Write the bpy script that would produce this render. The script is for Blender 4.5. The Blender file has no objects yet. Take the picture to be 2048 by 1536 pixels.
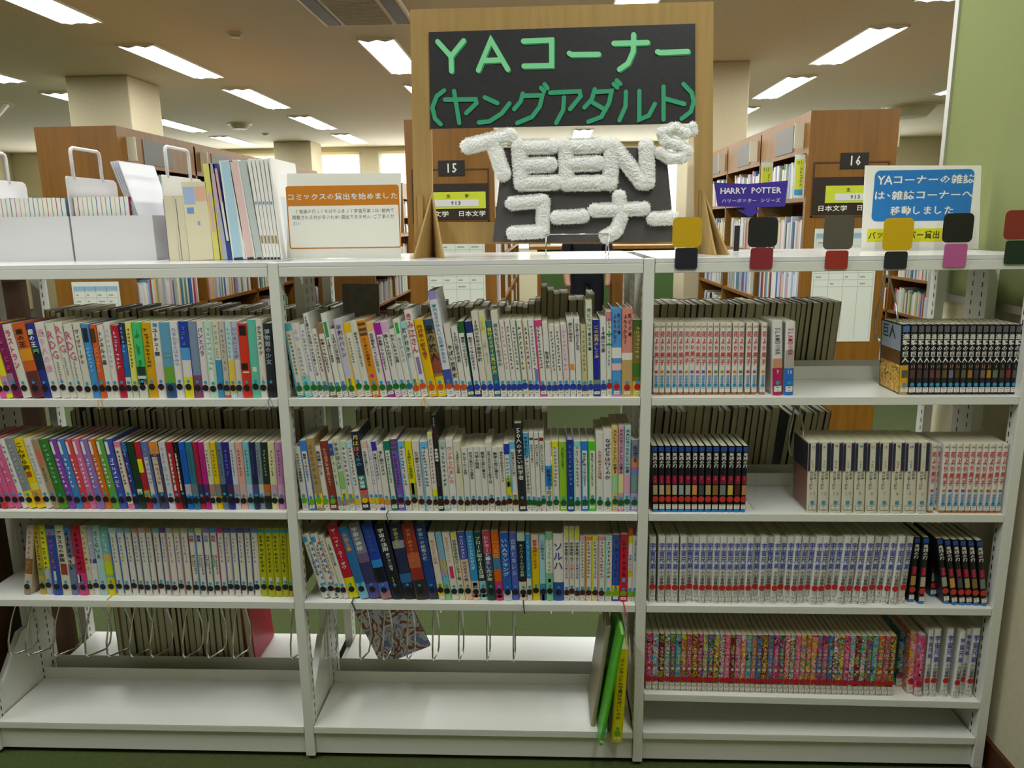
import bpy, bmesh, math, random
from mathutils import Vector
RND = random.Random(7)
SC = bpy.context.scene
COL = SC.collection
# ------------------------------------------------------------------ camera
FPX = 1510.8313; YAW, PIT, ROL = -0.0459, 0.2091, -0.0135
CAM = Vector((0.6558, -1.809, 1.4369))
_cy, _sy, _cp, _sp, _cr, _sr = math.cos(YAW), math.sin(YAW), math.cos(PIT), math.sin(PIT), math.cos(ROL), math.sin(ROL)
FW = Vector((_sy*_cp, _cy*_cp, -_sp)); _r = Vector((_cy, -_sy, 0)); _u = _r.cross(FW)
RT = _cr*_r + _sr*_u; UP = -_sr*_r + _cr*_u
cd = bpy.data.cameras.new('camera'); cam = bpy.data.objects.new('camera', cd); COL.objects.link(cam)
cd.sensor_width = 36.0; cd.lens = FPX/2048*36.0; cd.clip_start = 0.05; cd.clip_end = 60
from mathutils import Matrix
m3 = Matrix((RT, UP, -FW)).transposed()
cam.matrix_world = Matrix.Translation(CAM) @ m3.to_4x4()
SC.camera = cam
# ------------------------------------------------------------------ world, exposure
TUBE_POWER = 24.0
SKY_POWER = 7.0
w = bpy.data.worlds.new('world'); SC.world = w; w.use_nodes = True
w.node_tree.nodes['Background'].inputs[0].default_value = (0.9, 0.95, 1.0, 1)
w.node_tree.nodes['Background'].inputs[1].default_value = SKY_POWER
SC.view_settings.view_transform = 'Standard'; SC.view_settings.look = 'None'
SC.view_settings.gamma = 1.0; SC.view_settings.use_curve_mapping = False
SC.view_settings.exposure = 0.0
GAIN = 1.1
# ------------------------------------------------------------------ pixel rays used to measure real positions
def ray(u, v): return FW + RT*((u-1024)/FPX) - UP*((v-768)/FPX)
def atY(u, v, Y): d = ray(u, v); return CAM + d*((Y-CAM.y)/d.y)
def atZ(u, v, Z): d = ray(u, v); return CAM + d*((Z-CAM.z)/d.z)
def atX(u, v, X): d = ray(u, v); return CAM + d*((X-CAM.x)/d.x)
def proj(P):
    d = Vector(P)-CAM; z = d.dot(FW); return 1024+FPX*d.dot(RT)/z, 768-FPX*d.dot(UP)/z
def xat(u, Y, Z):
    k = (u-1024)/FPX; d0 = Vector((0, Y, Z))-Vector((CAM.x, CAM.y, CAM.z))
    return (k*d0.dot(FW)-d0.dot(RT))/(RT.x-k*FW.x)
# ------------------------------------------------------------------ colours and materials
def lin(c): return c/12.92 if c <= 0.04045 else ((c+0.055)/1.055)**2.4
def rgb(h, gain=1.0):
    h = h.lstrip('#'); v = [lin(int(h[i:i+2], 16)/255)*gain for i in (0, 2, 4)]
    m = max(v)
    if m > 0.86: v = [x*0.86/m for x in v]
    return (*v, 1.0)
MATS = {}
def mat(hexc, rough=0.45, metal=0.0, spec=0.5, gain=None, coat=0.0):
    key = (hexc, rough, metal, spec, gain, coat)
    if key in MATS: return MATS[key]
    m = bpy.data.materials.new('paint_'+hexc); m.use_nodes = True
    b = m.node_tree.nodes['Principled BSDF']
    b.inputs['Base Color'].default_value = rgb(hexc, GAIN if gain is None else gain)
    b.inputs['Roughness'].default_value = rough; b.inputs['Metallic'].default_value = metal
    b.inputs['Specular IOR Level'].default_value = spec; b.inputs['Coat Weight'].default_value = coat
    MATS[key] = m; return m
def noise_mat(name, c1, c2, scale=(8, 8, 8), rough=0.6, bump=0.0, detail=4.0, coord='Object', gain=1.0, lo=0.35, hi=0.65):
    m = bpy.data.materials.new(name); m.use_nodes = True; nt = m.node_tree; b = nt.nodes['Principled BSDF']
    tc = nt.nodes.new('ShaderNodeTexCoord'); mp = nt.nodes.new('ShaderNodeMapping'); nz = nt.nodes.new('ShaderNodeTexNoise'); cr = nt.nodes.new('ShaderNodeValToRGB')
    mp.inputs['Scale'].default_value = scale; nz.inputs['Scale'].default_value = 1.0; nz.inputs['Detail'].default_value = detail
    nt.links.new(tc.outputs[coord], mp.inputs[0]); nt.links.new(mp.outputs[0], nz.inputs['Vector']); nt.links.new(nz.outputs[0], cr.inputs[0])
    cr.color_ramp.elements[0].position = lo; cr.color_ramp.elements[1].position = hi
    cr.color_ramp.elements[0].color = rgb(c1, gain); cr.color_ramp.elements[1].color = rgb(c2, gain)
    nt.links.new(cr.outputs[0], b.inputs['Base Color']); b.inputs['Roughness'].default_value = rough
    if bump:
        bp = nt.nodes.new('ShaderNodeBump'); bp.inputs['Strength'].default_value = bump; bp.inputs['Distance'].default_value = 0.004
        nt.links.new(nz.outputs[0], bp.inputs['Height']); nt.links.new(bp.outputs[0], b.inputs['Normal'])
    return m
def emit_mat(name, col, strength):
    m = bpy.data.materials.new(name); m.use_nodes = True; nt = m.node_tree; nt.nodes.clear()
    o = nt.nodes.new('ShaderNodeOutputMaterial'); e = nt.nodes.new('ShaderNodeEmission')
    e.inputs[0].default_value = (*col, 1); e.inputs[1].default_value = strength; nt.links.new(e.outputs[0], o.inputs[0]); return m
def glass_mat(name, col=(1, 1, 1), rough=0.03, mix=0.82):
    m = bpy.data.materials.new(name); m.use_nodes = True; nt = m.node_tree; nt.nodes.clear()
    o = nt.nodes.new('ShaderNodeOutputMaterial'); t = nt.nodes.new('ShaderNodeBsdfTransparent'); g = nt.nodes.new('ShaderNodeBsdfGlossy')
    x = nt.nodes.new('ShaderNodeMixShader'); f = nt.nodes.new('ShaderNodeValue'); f.outputs[0].default_value = 0.022
    t.inputs[0].default_value = (*[c*0.996 for c in col], 1); g.inputs['Roughness'].default_value = rough
    nt.links.new(f.outputs[0], x.inputs[0]); nt.links.new(t.outputs[0], x.inputs[1]); nt.links.new(g.outputs[0], x.inputs[2]); nt.links.new(x.outputs[0], o.inputs[0])
    return m
M_STEEL = mat('dcdcd4', 0.32, gain=1.0)
M_STEELTOP = mat('dcdcda', 0.16, gain=1.0)
M_SLOT = mat('1c1c30', 0.8, gain=1.0)
M_PAPER = mat('e4e0d0', 0.8, gain=1.0)
M_PAGE = mat('c8c2a4', 0.9, gain=1.0)
M_CHROME = mat('d8d8d8', 0.18, metal=1.0, gain=1.0)
M_CLEAR = glass_mat('clear_acrylic')
M_CARD = noise_mat('cardboard', '9c7e48', 'a88850', (60, 60, 4), 0.75, gain=1.05)
M_WOOD = noise_mat('oak_veneer', '7a4e08', '8a5a12', (30, 30, 2.0), 0.45, gain=1.0)
M_WOODDARK = noise_mat('dark_veneer', '46280e', '543214', (20, 20, 2.0), 0.5, gain=1.0)
M_CARPET = noise_mat('green_carpet', '39441c', '475424', (220, 220, 220), 0.95, bump=0.5, gain=1.0)
M_CEIL = noise_mat('ceiling_board', 'd6ccb4', 'dcd2ba', (40, 40, 40), 0.9, gain=1.0)
M_WALL = noise_mat('beige_wall', 'c8c0a0', 'cec6a8', (60, 60, 60), 0.85, gain=1.0)
M_COLUMN = noise_mat('column_paint', 'c4b898', 'cabe9e', (50, 50, 50), 0.85, gain=1.0)
M_GREENWALL = noise_mat('green_felt', '747a48', '7c824e', (300, 300, 300), 0.95, gain=1.0)
# ------------------------------------------------------------------ mesh helpers
class MB:
    def __init__(s): s.v = []; s.f = []; s.m = []; s.mats = []; s.cur = 0
    def use(s, material):
        if material not in s.mats: s.mats.append(material)
        s.cur = s.mats.index(material); return s
    def add(s, vs, fs):
        o = len(s.v); s.v += [tuple(p) for p in vs]; s.f += [tuple(i+o for i in f) for f in fs]; s.m += [s.cur]*len(fs); return s
    def box(s, x0, x1, y0, y1, z0, z1):
        return s.add([(x0,y0,z0),(x1,y0,z0),(x1,y1,z0),(x0,y1,z0),(x0,y0,z1),(x1,y0,z1),(x1,y1,z1),(x0,y1,z1)],
                     [(0,3,2,1),(4,5,6,7),(0,1,5,4),(1,2,6,5),(2,3,7,6),(3,0,4,7)])
    def prism_xz(s, pts, y0, y1):           # closed polygon in xz, counter-clockwise seen from -y
        n = len(pts)
        vs = [(x, y0, z) for x, z in pts]+[(x, y1, z) for x, z in pts]
        fs = [tuple(range(n)), tuple(range(2*n-1, n-1, -1))]
        fs += [(i, i+n, (i+1) % n+n, (i+1) % n) for i in range(n)]
        return s.add(vs, fs)
    def prism_yz(s, pts, x0, x1):
        n = len(pts)
        vs = [(x0, y, z) for y, z in pts]+[(x1, y, z) for y, z in pts]
        fs = [tuple(range(n-1, -1, -1)), tuple(range(n, 2*n))]
        fs += [((i+1) % n, (i+1) % n+n, i+n, i) for i in range(n)]
        return s.add(vs, fs)
    def cyl(s, c, r, h, n=16, r2=None):     # vertical
        r2 = r if r2 is None else r2
        vs = [(c[0]+r*math.cos(2*math.pi*i/n), c[1]+r*math.sin(2*math.pi*i/n), c[2]) for i in range(n)]
        vs += [(c[0]+r2*math.cos(2*math.pi*i/n), c[1]+r2*math.sin(2*math.pi*i/n), c[2]+h) for i in range(n)]
        return s.add(vs, [tuple(range(n-1, -1, -1)), tuple(range(n, 2*n))]+[(i, (i+1) % n, (i+1) % n+n, i+n) for i in range(n)])
    def tube(s, pts, r, n=6, closed=False):
        pts = [Vector(p) for p in pts]; N = len(pts); rings = []
        for i, p in enumerate(pts):
            a = pts[(i-1) % N] if (closed or i > 0) else p; b = pts[(i+1) % N] if (closed or i < N-1) else p
            d = (b-a).normalized(); ref = Vector((0, 0, 1)) if abs(d.z) < 0.9 else Vector((1, 0, 0))
            if rings and False: pass
            e = d.cross(ref).normalized(); g = d.cross(e)
            if i: # keep rings aligned
                k0 = prev; best = max(range(n), key=lambda k: (e*math.cos(2*math.pi*k/n)+g*math.sin(2*math.pi*k/n)).dot(k0)); off = best
            else: off = 0
            ring = [p+r*(e*math.cos(2*math.pi*(k+off)/n)+g*math.sin(2*math.pi*(k+off)/n)) for k in range(n)]
            prev = (ring[0]-p).normalized(); rings.append(ring)
        vs = [q for rg in rings for q in rg]; fs = []
        for i in range(N if closed else N-1):
            j = (i+1) % N
            fs += [(i*n+k, i*n+(k+1) % n, j*n+(k+1) % n, j*n+k) for k in range(n)]
        if not closed: fs += [tuple(range(n-1, -1, -1)), tuple(range((N-1)*n, N*n))]
        return s.add(vs, fs)
    def mesh(s, name, smooth=False):
        me = bpy.data.meshes.new(name); me.from_pydata(s.v, [], s.f)
        for m in s.mats: me.materials.append(m)
        if len(s.mats) > 1: me.polygons.foreach_set('material_index', s.m)
        if smooth: me.polygons.foreach_set('use_smooth', [True]*len(me.polygons))
        me.update(); return me
    def build(s, name, parent=None, smooth=False, loc=None):
        return link(name, s.mesh(name, smooth), parent, loc)
def link(name, data, parent=None, loc=None):
    o = bpy.data.objects.new(name, data); COL.objects.link(o)
    if parent: o.parent = parent
    if loc: o.location = loc
    return o
def empty(name, loc=(0, 0, 0), rot=(0, 0, 0)):
    o = bpy.data.objects.new(name, None); COL.objects.link(o); o.location = loc; o.rotation_euler = rot; o.empty_display_size = 0.02; return o
def tag(o, label=None, cat=None, group=None, kind=None):
    if label: o['label'] = label
    if cat: o['category'] = cat
    if group: o['group'] = group
    if kind: o['kind'] = kind
    return o
def bevel(o, w=0.002, seg=2):
    b = o.modifiers.new('bevel', 'BEVEL'); b.width = w; b.segments = seg; b.limit_method = 'ANGLE'; return o
# ------------------------------------------------------------------ writing: glyph outlines from the built-in typeface, laid out later in one go
TEXTJOBS = []
ROT = set('ー（）「」『』〜-~')
def text_job(name, parent, items, frame, lift=0.0):
    """items: (char, cx, cz, sx, sz, material, bold, rotate). frame: None -> parent xz plane at y=-lift; or (O,ex,ez,n)"""
    TEXTJOBS.append((name, parent, items, frame, lift))
def vtext(s, cx, ztop, zbot, maxw, material, bold=1, fill=True):
    out = []; n = max(1, len(s)); pitch = (ztop-zbot)/n
    cell = min(maxw, pitch*1.3); hz = min(pitch*0.94, cell*1.15); pitch = min(pitch, cell*1.35)
    z = ztop
    for ch in s:
        if ch != ' ': out.append((ch, cx, z-pitch/2, cell*0.94, hz, material, bold, ch in ROT))
        z -= pitch
    return out
def htext(s, x0, x1, zc, size, material, bold=1):
    out = []; wd = [0.62 if (ord(c) < 0x250) else (0.5 if c in '、。' else 1.0) for c in s]; tot = sum(wd); k = (x1-x0)/tot; x = x0
    for ch, a in zip(s, wd):
        if ch != ' ': out.append((ch, x+a*k/2, zc, (k*0.96 if ord(ch) > 0x250 else k*0.70), size, material, bold, False))
        x += a*k
    return out
def marks(n, cx, ztop, zbot, maxw, material, rnd):
    out = []; pitch = (ztop-zbot)/n
    for i in range(n): out.append(('\0', cx, ztop-pitch*(i+.5), min(maxw, pitch*1.2), pitch*0.8, material, rnd.random(), False))
    return out
def flush_text():
    chars = {}
    for _, _, items, _, _ in TEXTJOBS:
        for it in items:
            if it[0] != '\0': chars[(it[0], 1 if it[6] else 0)] = None
    tmp = []
    for (ch, bold) in chars:
        c = bpy.data.curves.new('glyph', 'FONT'); c.body = ch; c.size = 1.0; c.resolution_u = 1
        c.offset = 0.018 if bold else 0.0
        o = bpy.data.objects.new('glyph', c); COL.objects.link(o); tmp.append(((ch, bold), o))
    bpy.context.view_layer.update(); dg = bpy.context.evaluated_depsgraph_get()
    for key, o in tmp:
        me = bpy.data.meshes.new_from_object(o.evaluated_get(dg)); vs = [(v.co.x, v.co.y) for v in me.vertices]; fs = [tuple(p.vertices) for p in me.polygons]
        if vs:
            x0 = min(v[0] for v in vs); x1 = max(v[0] for v in vs); y0 = min(v[1] for v in vs); y1 = max(v[1] for v in vs)
            chars[key] = (vs, fs, x0, x1, y0, y1)
        bpy.data.meshes.remove(me)
    for key, o in tmp:
        c = o.data; bpy.data.objects.remove(o); bpy.data.curves.remove(c)
    for name, parent, items, frame, lift in TEXTJOBS:
        b = MB(); O, ex, ez, nn = frame if frame else (Vector((0, 0, 0)), Vector((1, 0, 0)), Vector((0, 0, 1)), Vector((0, -1, 0)))
        for ch, cx, cz, sx, sz, m, bold, rot in items:
            b.use(m)
            if ch == '\0':
                r = random.Random(int(bold*1e6))
                for k in range(3):
                    if r.random() < .5: a, c_, hw, hh = r.uniform(-.25, .25), r.uniform(-.4, .4), .4, .09
                    else: a, c_, hw, hh = r.uniform(-.35, .35), r.uniform(-.2, .2), .09, .4
                    pts = [(a-hw, c_-hh), (a+hw, c_-hh), (a+hw, c_+hh), (a-hw, c_+hh)]
                    b.add([O+ex*(cx+px*sx*.9)+ez*(cz+pz*sz*.9)+nn*(lift+k*2e-5) for px, pz in pts], [(0, 1, 2, 3)])
                continue
            g = chars.get((ch, 1 if bold else 0))
            if not g: continue
            vs, fs, x0, x1, y0, y1 = g; mx, my = (x0+x1)/2, (y0+y1)/2
            cjk = ord(ch) > 0x2000
            if ch in 'っゃゅょッャュョァィゥェォ、。・': f = 0.92
            else: f = 1.0
            if cjk: kx = sx*f; kz = sz*f
            else: kx = sx/0.68*f; kz = sz/0.76*f
            P = []
            for vx, vy in vs:
                a, c_ = (vx-mx), (vy-my)
                if rot: a, c_ = c_, -a
                P.append(O+ex*(cx+a*kx)+ez*(cz+c_*kz)+nn*lift)
            b.add(P, fs)
        if b.f: b.build(name, parent)
    TEXTJOBS.clear()
# ================================================================== the room
H_CEIL = 2.8; ZF = -0.012
RX0, RX1, RY0, RY1 = -9.0, 8.0, -5.0, 12.0
tag(MB().use(M_CARPET).box(RX0, RX1, RY0, RY1, ZF-0.05, ZF).build('floor'), kind='structure')
tag(MB().use(M_CEIL).box(RX0, RX1, RY0, RY1, H_CEIL, H_CEIL+0.1).build('ceiling'), kind='structure')
tag(MB().use(M_WALL).box(RX0-0.1, RX0, RY0, RY1, ZF, H_CEIL).build('wall_left'), kind='structure')
tag(MB().use(M_WALL).box(RX0, RX1, RY0-0.1, RY0, ZF, H_CEIL).build('wall_front'), kind='structure')
tag(MB().use(M_WALL).box(RX1, RX1+0.1, RY0, RY1, ZF, H_CEIL).build('wall_far_right'), kind='structure')
# far wall with a band of windows
WIN = [(-8.4, -5.6), (-5.3, -2.6), (-2.3, 0.4), (0.7, 3.4), (3.7, 6.4)]
WZ0, WZ1 = 0.95, 2.72
b = MB().use(M_WALL); b.box(RX0, RX1, RY1, RY1+0.15, ZF, WZ0); b.box(RX0, RX1, RY1, RY1+0.15, WZ1, H_CEIL)
xs = [RX0]+[x for p in WIN for x in p]+[RX1]
for i in range(0, len(xs), 2): b.box(xs[i], xs[i+1], RY1, RY1+0.15, WZ0, WZ1)
tag(b.build('wall_back'), kind='structure')
M_ALU = mat('b8b8b0', 0.35, metal=0.6, gain=1.0)
mb_ = bpy.data.materials.new('blind_slats'); mb_.use_nodes = True; nt = mb_.node_tree
_tl = nt.nodes.new('ShaderNodeBsdfTranslucent'); _tl.inputs[0].default_value = (0.9, 0.82, 0.6, 1); _mx = nt.nodes.new('ShaderNodeMixShader'); _mx.inputs[0].default_value = 0.6
nt.nodes['Principled BSDF'].inputs['Base Color'].default_value = (0.8, 0.74, 0.55, 1)
nt.links.new(nt.nodes['Principled BSDF'].outputs[0], _mx.inputs[1]); nt.links.new(_tl.outputs[0], _mx.inputs[2]); nt.links.new(_mx.outputs[0], nt.nodes['Material Output'].inputs[0])
for i, (x0, x1) in enumerate(WIN):
    wn = empty('window_%d' % (i+1), ((x0+x1)/2, RY1, WZ0)); tag(wn, kind='structure'); L = (x1-x0)/2
    f = MB().use(M_ALU); t = 0.05
    f.box(-L, L, 0.04, 0.1, 0, t).box(-L, L, 0.04, 0.1, WZ1-WZ0-t, WZ1-WZ0).box(-L, -L+t, 0.04, 0.1, t, WZ1-WZ0-t).box(L-t, L, 0.04, 0.1, t, WZ1-WZ0-t).box(-t/2, t/2, 0.04, 0.1, t, WZ1-WZ0-t)
    f.build('window_frame', wn)
    for sx in (-1, 1):
        MB().use(M_CLEAR).box(min(sx*t/2, sx*(L-t)), max(sx*t/2, sx*(L-t)), 0.068, 0.072, t, WZ1-WZ0-t).build('pane', wn)
    s = MB().use(mb_); zt = WZ1-WZ0-0.02; drop = {0: 1.5, 1: 1.62, 2: 1.62, 3: 1.5, 4: 1.62}[i]; n = int(drop/0.036)
    for k in range(n):
        z = zt-0.03-k*0.036; s.add([(-L+.03, -0.02, z+0.015), (L-.03, -0.02, z+0.015), (L-.03, 0.012, z-0.012), (-L+.03, 0.012, z-0.012)], [(0, 1, 2, 3)])
    s.box(-L+.03, L-.03, -0.03, 0.02, zt-0.02, zt+0.015)
    tag(s.build('blind_slats', wn), kind='stuff')
# pillar and green board on the right of the shelf
WX = 1.842
tag(MB().use(M_WALL).box(WX, WX+0.6, RY0, 0.57, ZF, H_CEIL).build('wall_right'), kind='structure')
g = MB().use(M_GREENWALL).box(WX-0.012, WX, -1.6, 0.55, 1.22, 2.62)
go = g.build('trim_1'); tag(go, 'green felt notice board fixed to the beige wall right of the shelf', kind='structure')
MB().use(M_ALU).box(WX-0.018, WX+0.001, 0.55, 0.572, 1.2, 2.64).box(WX-0.018, WX, -1.6, 0.55, 2.62, 2.64).box(WX-0.018, WX, -1.6, 0.55, 1.2, 1.22).build('board_frame', go)
tag(MB().use(mat('4a2410', 0.5, gain=1.0)).box(WX-0.012, WX, RY0, 0.57, ZF, 0.068).build('baseboard_right'), kind='structure')
# columns
for i, (x0, x1, y0, y1) in enumerate([(-3.70, -3.12, 5.30, 5.88), (1.93, 2.45, 5.3, 5.85), (-3.78, -3.16, 10.9, 11.5)]):
    o = MB().use(M_COLUMN).box(x0, x1, y0, y1, ZF, H_CEIL).build('column'); bevel(o, 0.01)
    tag(o, ['square beige column behind the wooden bookcase on the left', 'square beige column behind the bookcase numbered 16', 'distant square beige column close to the windows'][i], 'column', 'square columns of the reading room')
# ceiling lights
M_TUBE = emit_mat('fluorescent_tube', (0.97, 1.0, 0.985), TUBE_POWER)
M_REFL = mat('ecece6', 0.3, gain=1.0); M_REFL2 = mat('b9bcc8', 0.25, gain=1.0)
LX = [-4.45, -2.58, -0.745, 1.09, 3.0, 5.0]; LY = [-1.65, 0.3, 2.22, 4.17, 6.06, 8.05, 10.0]; LW, LL = 0.29, 1.3
def light_proto():
    r = empty('ceiling_light')
    h = MB().use(M_REFL)          # recessed tray with an inverted W reflector, rim flush with the ceiling
    h.box(0, LW, 0, 0.012, -0.012, 0.02).box(0, LW, LL-0.012, LL, -0.012, 0.02).box(0, 0.012, 0, LL, -0.012, 0.02).box(LW-0.012, LW, 0, LL, -0.012, 0.02)
    h.build('rim', r)
    MB().use(M_TUBE).add([(0.012, 0.03, -0.008), (LW-0.012, 0.03, -0.008), (LW-0.012, LL-0.03, -0.008), (0.012, LL-0.03, -0.008), (LW*.5, 0.03, -0.014), (LW*.5, LL-0.03, -0.014)], [(0, 3, 5, 4), (4, 5, 2, 1)]).build('diffuser', r)
    for k in range(2):
        for yy in (0.012, LL-0.03):
            MB().use(M_REFL2).prism_xz([(LW*(.06+.45*k), -0.010), (LW*(.28+.45*k), -0.022), (LW*(.5+.42*k), -0.010)], yy, yy+0.018).build('end_baffle', r)
    return r
lp = light_proto(); first = True
ords = ['first', 'second', 'third', 'fourth', 'fifth', 'sixth', 'seventh', 'eighth']
for i, x in enumerate(LX):
    for j, y in enumerate(LY):
        if first: o = lp; first = False
        else:
            o = lp.copy(); COL.objects.link(o)
            for ch in lp.children:
                c = ch.copy(); COL.objects.link(c); c.parent = o
        o.location = (x, y, H_CEIL-0.001)
        tag(o, 'twin tube ceiling light, %s row from the left, %s fixture from the windows' % (ords[i], ords[len(LY)-1-j]), 'ceiling light', 'recessed fluorescent ceiling lights')
# cassette air conditioner
r = empty('air_conditioner', (-0.84, 2.7, H_CEIL)); tag(r, 'slatted grey and white cassette air conditioner set in the ceiling', 'air conditioner')
o = MB().use(mat('e4dcc6', 0.5, gain=1.0)).box(0, 0.62, 0, 1.0, -0.03, 0).build('panel', r); bevel(o, 0.012)
for x in (0.03, 0.5): MB().use(mat('2c2a2a', 0.5, gain=1.0)).box(x, x+0.09, 0.05, 0.95, -0.036, -0.03).build('air_slot', r)
for k in range(30): MB().use(mat('a89c80', 0.6, gain=1.0)).box(0.15, 0.47, 0.06+k*0.03, 0.078+k*0.03, -0.037, -0.03).build('grille_slat', r)
for i, (x, y, rr, nm, lb) in enumerate([(-1.56, 3.92, 0.055, 'smoke_detector', 'small round white smoke detector on the ceiling near the air conditioner'), (-3.5, 9.8, 0.055, 'smoke_detector', 'small round smoke detector on the far ceiling by the distant column'),
        (-3.45, 8.7, 0.16, 'ceiling_speaker', 'flat round ceiling speaker beyond the left bookcase'), (5.2, 8.3, 0.34, 'ceiling_diffuser', 'round ceiling air diffuser on the right above bookcase 16'), (-5.5, 6.6, 0.34, 'ceiling_diffuser', 'round ceiling air diffuser at the far left edge')]):
    r = empty(nm, (x, y, H_CEIL)); tag(r, lb, nm.replace('_', ' '))
    MB().use(mat('d8d0b8', 0.5, gain=1.0)).cyl((0, 0, -0.012), rr, 0.012, 24).build('base_ring', r)
    MB().use(mat('c0b89c', 0.5, gain=1.0)).cyl((0, 0, -0.012-rr*0.35), rr*0.55, rr*0.35, 24, rr*0.85).build('dome', r)
# ================================================================== wooden bookcases
BOOKCOLS = [mat(c, 0.5, gain=1.0) for c in ('d8d4c8', 'c8ccd4', 'e0dccc', 'b8c4d4', 'd8d8d8', '9aa8c0', '3a68a0', 'c0b8a8', 'a03038', '2c3038', 'd0c060', '5a8a60', 'd09898', '70a0b8', 'e0e0dc', 'd0ccbc')]
def shelf_books(mb, x, facing, y0, y1, z, hmax, rnd):
    y = y0+0.02
    while y < y1-0.03:
        t = rnd.uniform(0.012, 0.032); h = rnd.uniform(0.17, min(0.215, hmax)); d = 0.14
        if rnd.random() < 0.04: y += rnd.uniform(0.02, 0.09); continue
        xs_ = x+facing*-0.02
        mb.use(rnd.choice(BOOKCOLS)).box(min(xs_, xs_-facing*d), max(xs_, xs_-facing*d), y, y+t-0.0008, z, z+h)
        y += t
FARBOOKS = MB()
def bookcase(x0, x1, y0, y1, H, label, number=None, sides=(1,), shelves=(0.09, 0.33, 0.63, 0.935, 1.245, 1.555), header=True, sheet=None, plates=True):
    r = empty('bookcase', (x0, y0, ZF)); tag(r, label, 'bookcase', 'wooden double sided bookcases')
    W = x1-x0; L = y1-y0; T = 0.035
    e = MB().use(M_WOOD)
    e.box(0, W, 0, T, 0, H)
    ep = e.build('end_panel', r)
    MB().use(M_WOOD).box(0, W, L-T, L, 0, H).build('end_panel', r)
    if number:
        fr = MB().use(M_WOODDARK); z0, z1 = 1.46, H-0.27
        for (a, b_, c, d_) in ((0.03, W-0.03, z1, z1+0.008), (0.03, W-0.03, z0, z0+0.008), (0.03, 0.038, z0, z1), (W-0.038, W-0.03, z0, z1)): fr.box(a, b_, -0.004, 0.001, c, d_)
        fr.build('panel_trim', ep)
        px = W*0.39; pz = 1.70-ZF
        o = MB().use(mat('181410', 0.4, gain=1.0)).box(px-0.01, px+0.135, -0.006, 0, pz, pz+0.082).build('number_plate', r)
        text_job('number', o, htext(number, px+0.028, px+0.098, pz+0.041, 0.052, mat('e8e4d4', 0.5, gain=1.0)), (Vector((0, 0, 0)), Vector((1, 0, 0)), Vector((0, 0, 1)), Vector((0, -1, 0))), 0.0075)
        o = MB().use(mat('2a1c14', 0.4, gain=1.0)).box(0.035, W-0.035, -0.006, 0, 1.475, 1.67).build('subject_plate', r)
        q = MB().use(mat('c8d028', 0.6, gain=1.0)).box(0.10, W-0.05, -0.009, -0.006, 1.535, 1.625); q.use(mat('d8d8d8', 0.6, gain=1.0)).box(0.15, W-0.09, -0.0105, -0.009, 1.547, 1.583); q.build('subject_card', o)
        wht = mat('e8e4d4', 0.5, gain=1.0); dk = mat('403c18', 0.5, gain=1.0)
        for it_ in (htext('日本文学', 0.06, W*0.48, 1.507, 0.032, wht), htext('日本文学', W*0.58, W-0.05, 1.507, 0.032, wht), htext('文', W*0.45, W*0.5, 1.603, 0.022, dk)+htext('学', W*0.66, W*0.71, 1.603, 0.022, dk), htext('913', W*0.5, W*0.62, 1.565, 0.022, dk)): text_job('lettering', o, it_, None, 0.0115)
    if sheet:
        s0, s1, z0, z1 = sheet
        o = MB().use(mat('d8dcd0', 0.7, gain=1.0)).box(s0, s1, -0.004, 0, z0, z1).build('guide_sheet', r)
        q = MB(); n = 4; q.use(mat('8fb0c8', 0.7, gain=1.0)).box(s0+0.01, s1-0.01, -0.0046, -0.004, z1-0.05, z1-0.025)
        q.use(mat('9aa098', 0.7, gain=1.0))
        for k in range(8): zz = z1-0.055-k*0.037; q.box(s0+0.01, s1-0.01, -0.0046, -0.004, zz, zz+0.0015)
        for k in range(5): xx = s0+0.01+(s1-s0-0.02)*k/4; q.box(xx-0.0007, xx+0.0007, -0.0046, -0.004, z0+0.02, z1-0.025)
        for k in range(7):
            for c in range(4):
                if RND.random() < 0.8: xx = s0+0.02+(s1-s0-0.02)*c/4; zz = z1-0.08-k*0.037; q.box(xx, xx+RND.uniform(.01, .045), -0.0046, -0.004, zz, zz+0.008)
        q.build('table_print', o)
        z1b = z0-0.0; 
    MB().use(M_WOODDARK).box(W/2-0.008, W/2+0.008, T, L-T, 0.09, H-0.02).build('back_board', r)
    MB().use(M_WOOD).box(0, W, T, L-T, H-0.022, H).build('top_board', r)
    MB().use(M_WOODDARK).box(0.03, W-0.03, T, L-T, 0, 0.07).build('plinth', r)
    nb = max(1, round(L/0.92)); step = (L-T)/nb
    for s in sides:
        xa, xb = (W/2+0.008, W) if s > 0 else (0, W/2-0.008)
        for k in range(1, nb): MB().use(M_WOOD).box(xa, xb, k*step, k*step+0.022, 0.07, H-0.022).build('upright', r)
        for z in shelves: MB().use(M_WOOD).box(xa, xb, T, L-T, z-ZF-0.022, z-ZF).build('shelf_board', r)
        if header:
            xf = W-0.012 if s > 0 else 0
            MB().use(M_WOOD).box(xf, xf+0.012, T, L-T, 1.80, H-0.022).build('header_board', r)
            if plates:
                for k in range(nb):
                    xp = W if s > 0 else -0.004
                    yb = T+k*step
                    MB().use(mat('6a6660', 0.5, gain=1.0)).box(xp, xp+0.004, yb+0.25*step, yb+0.62*step, 1.825, H-0.045).build('subject_strip', r)
                    xo = W if s > 0 else -0.05
                    MB().use(mat('e0d8c0', 0.6, gain=1.0)).box(xo, xo+0.05, yb+0.06, yb+0.068, 1.83, H-0.05).build('index_flag', r)
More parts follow.
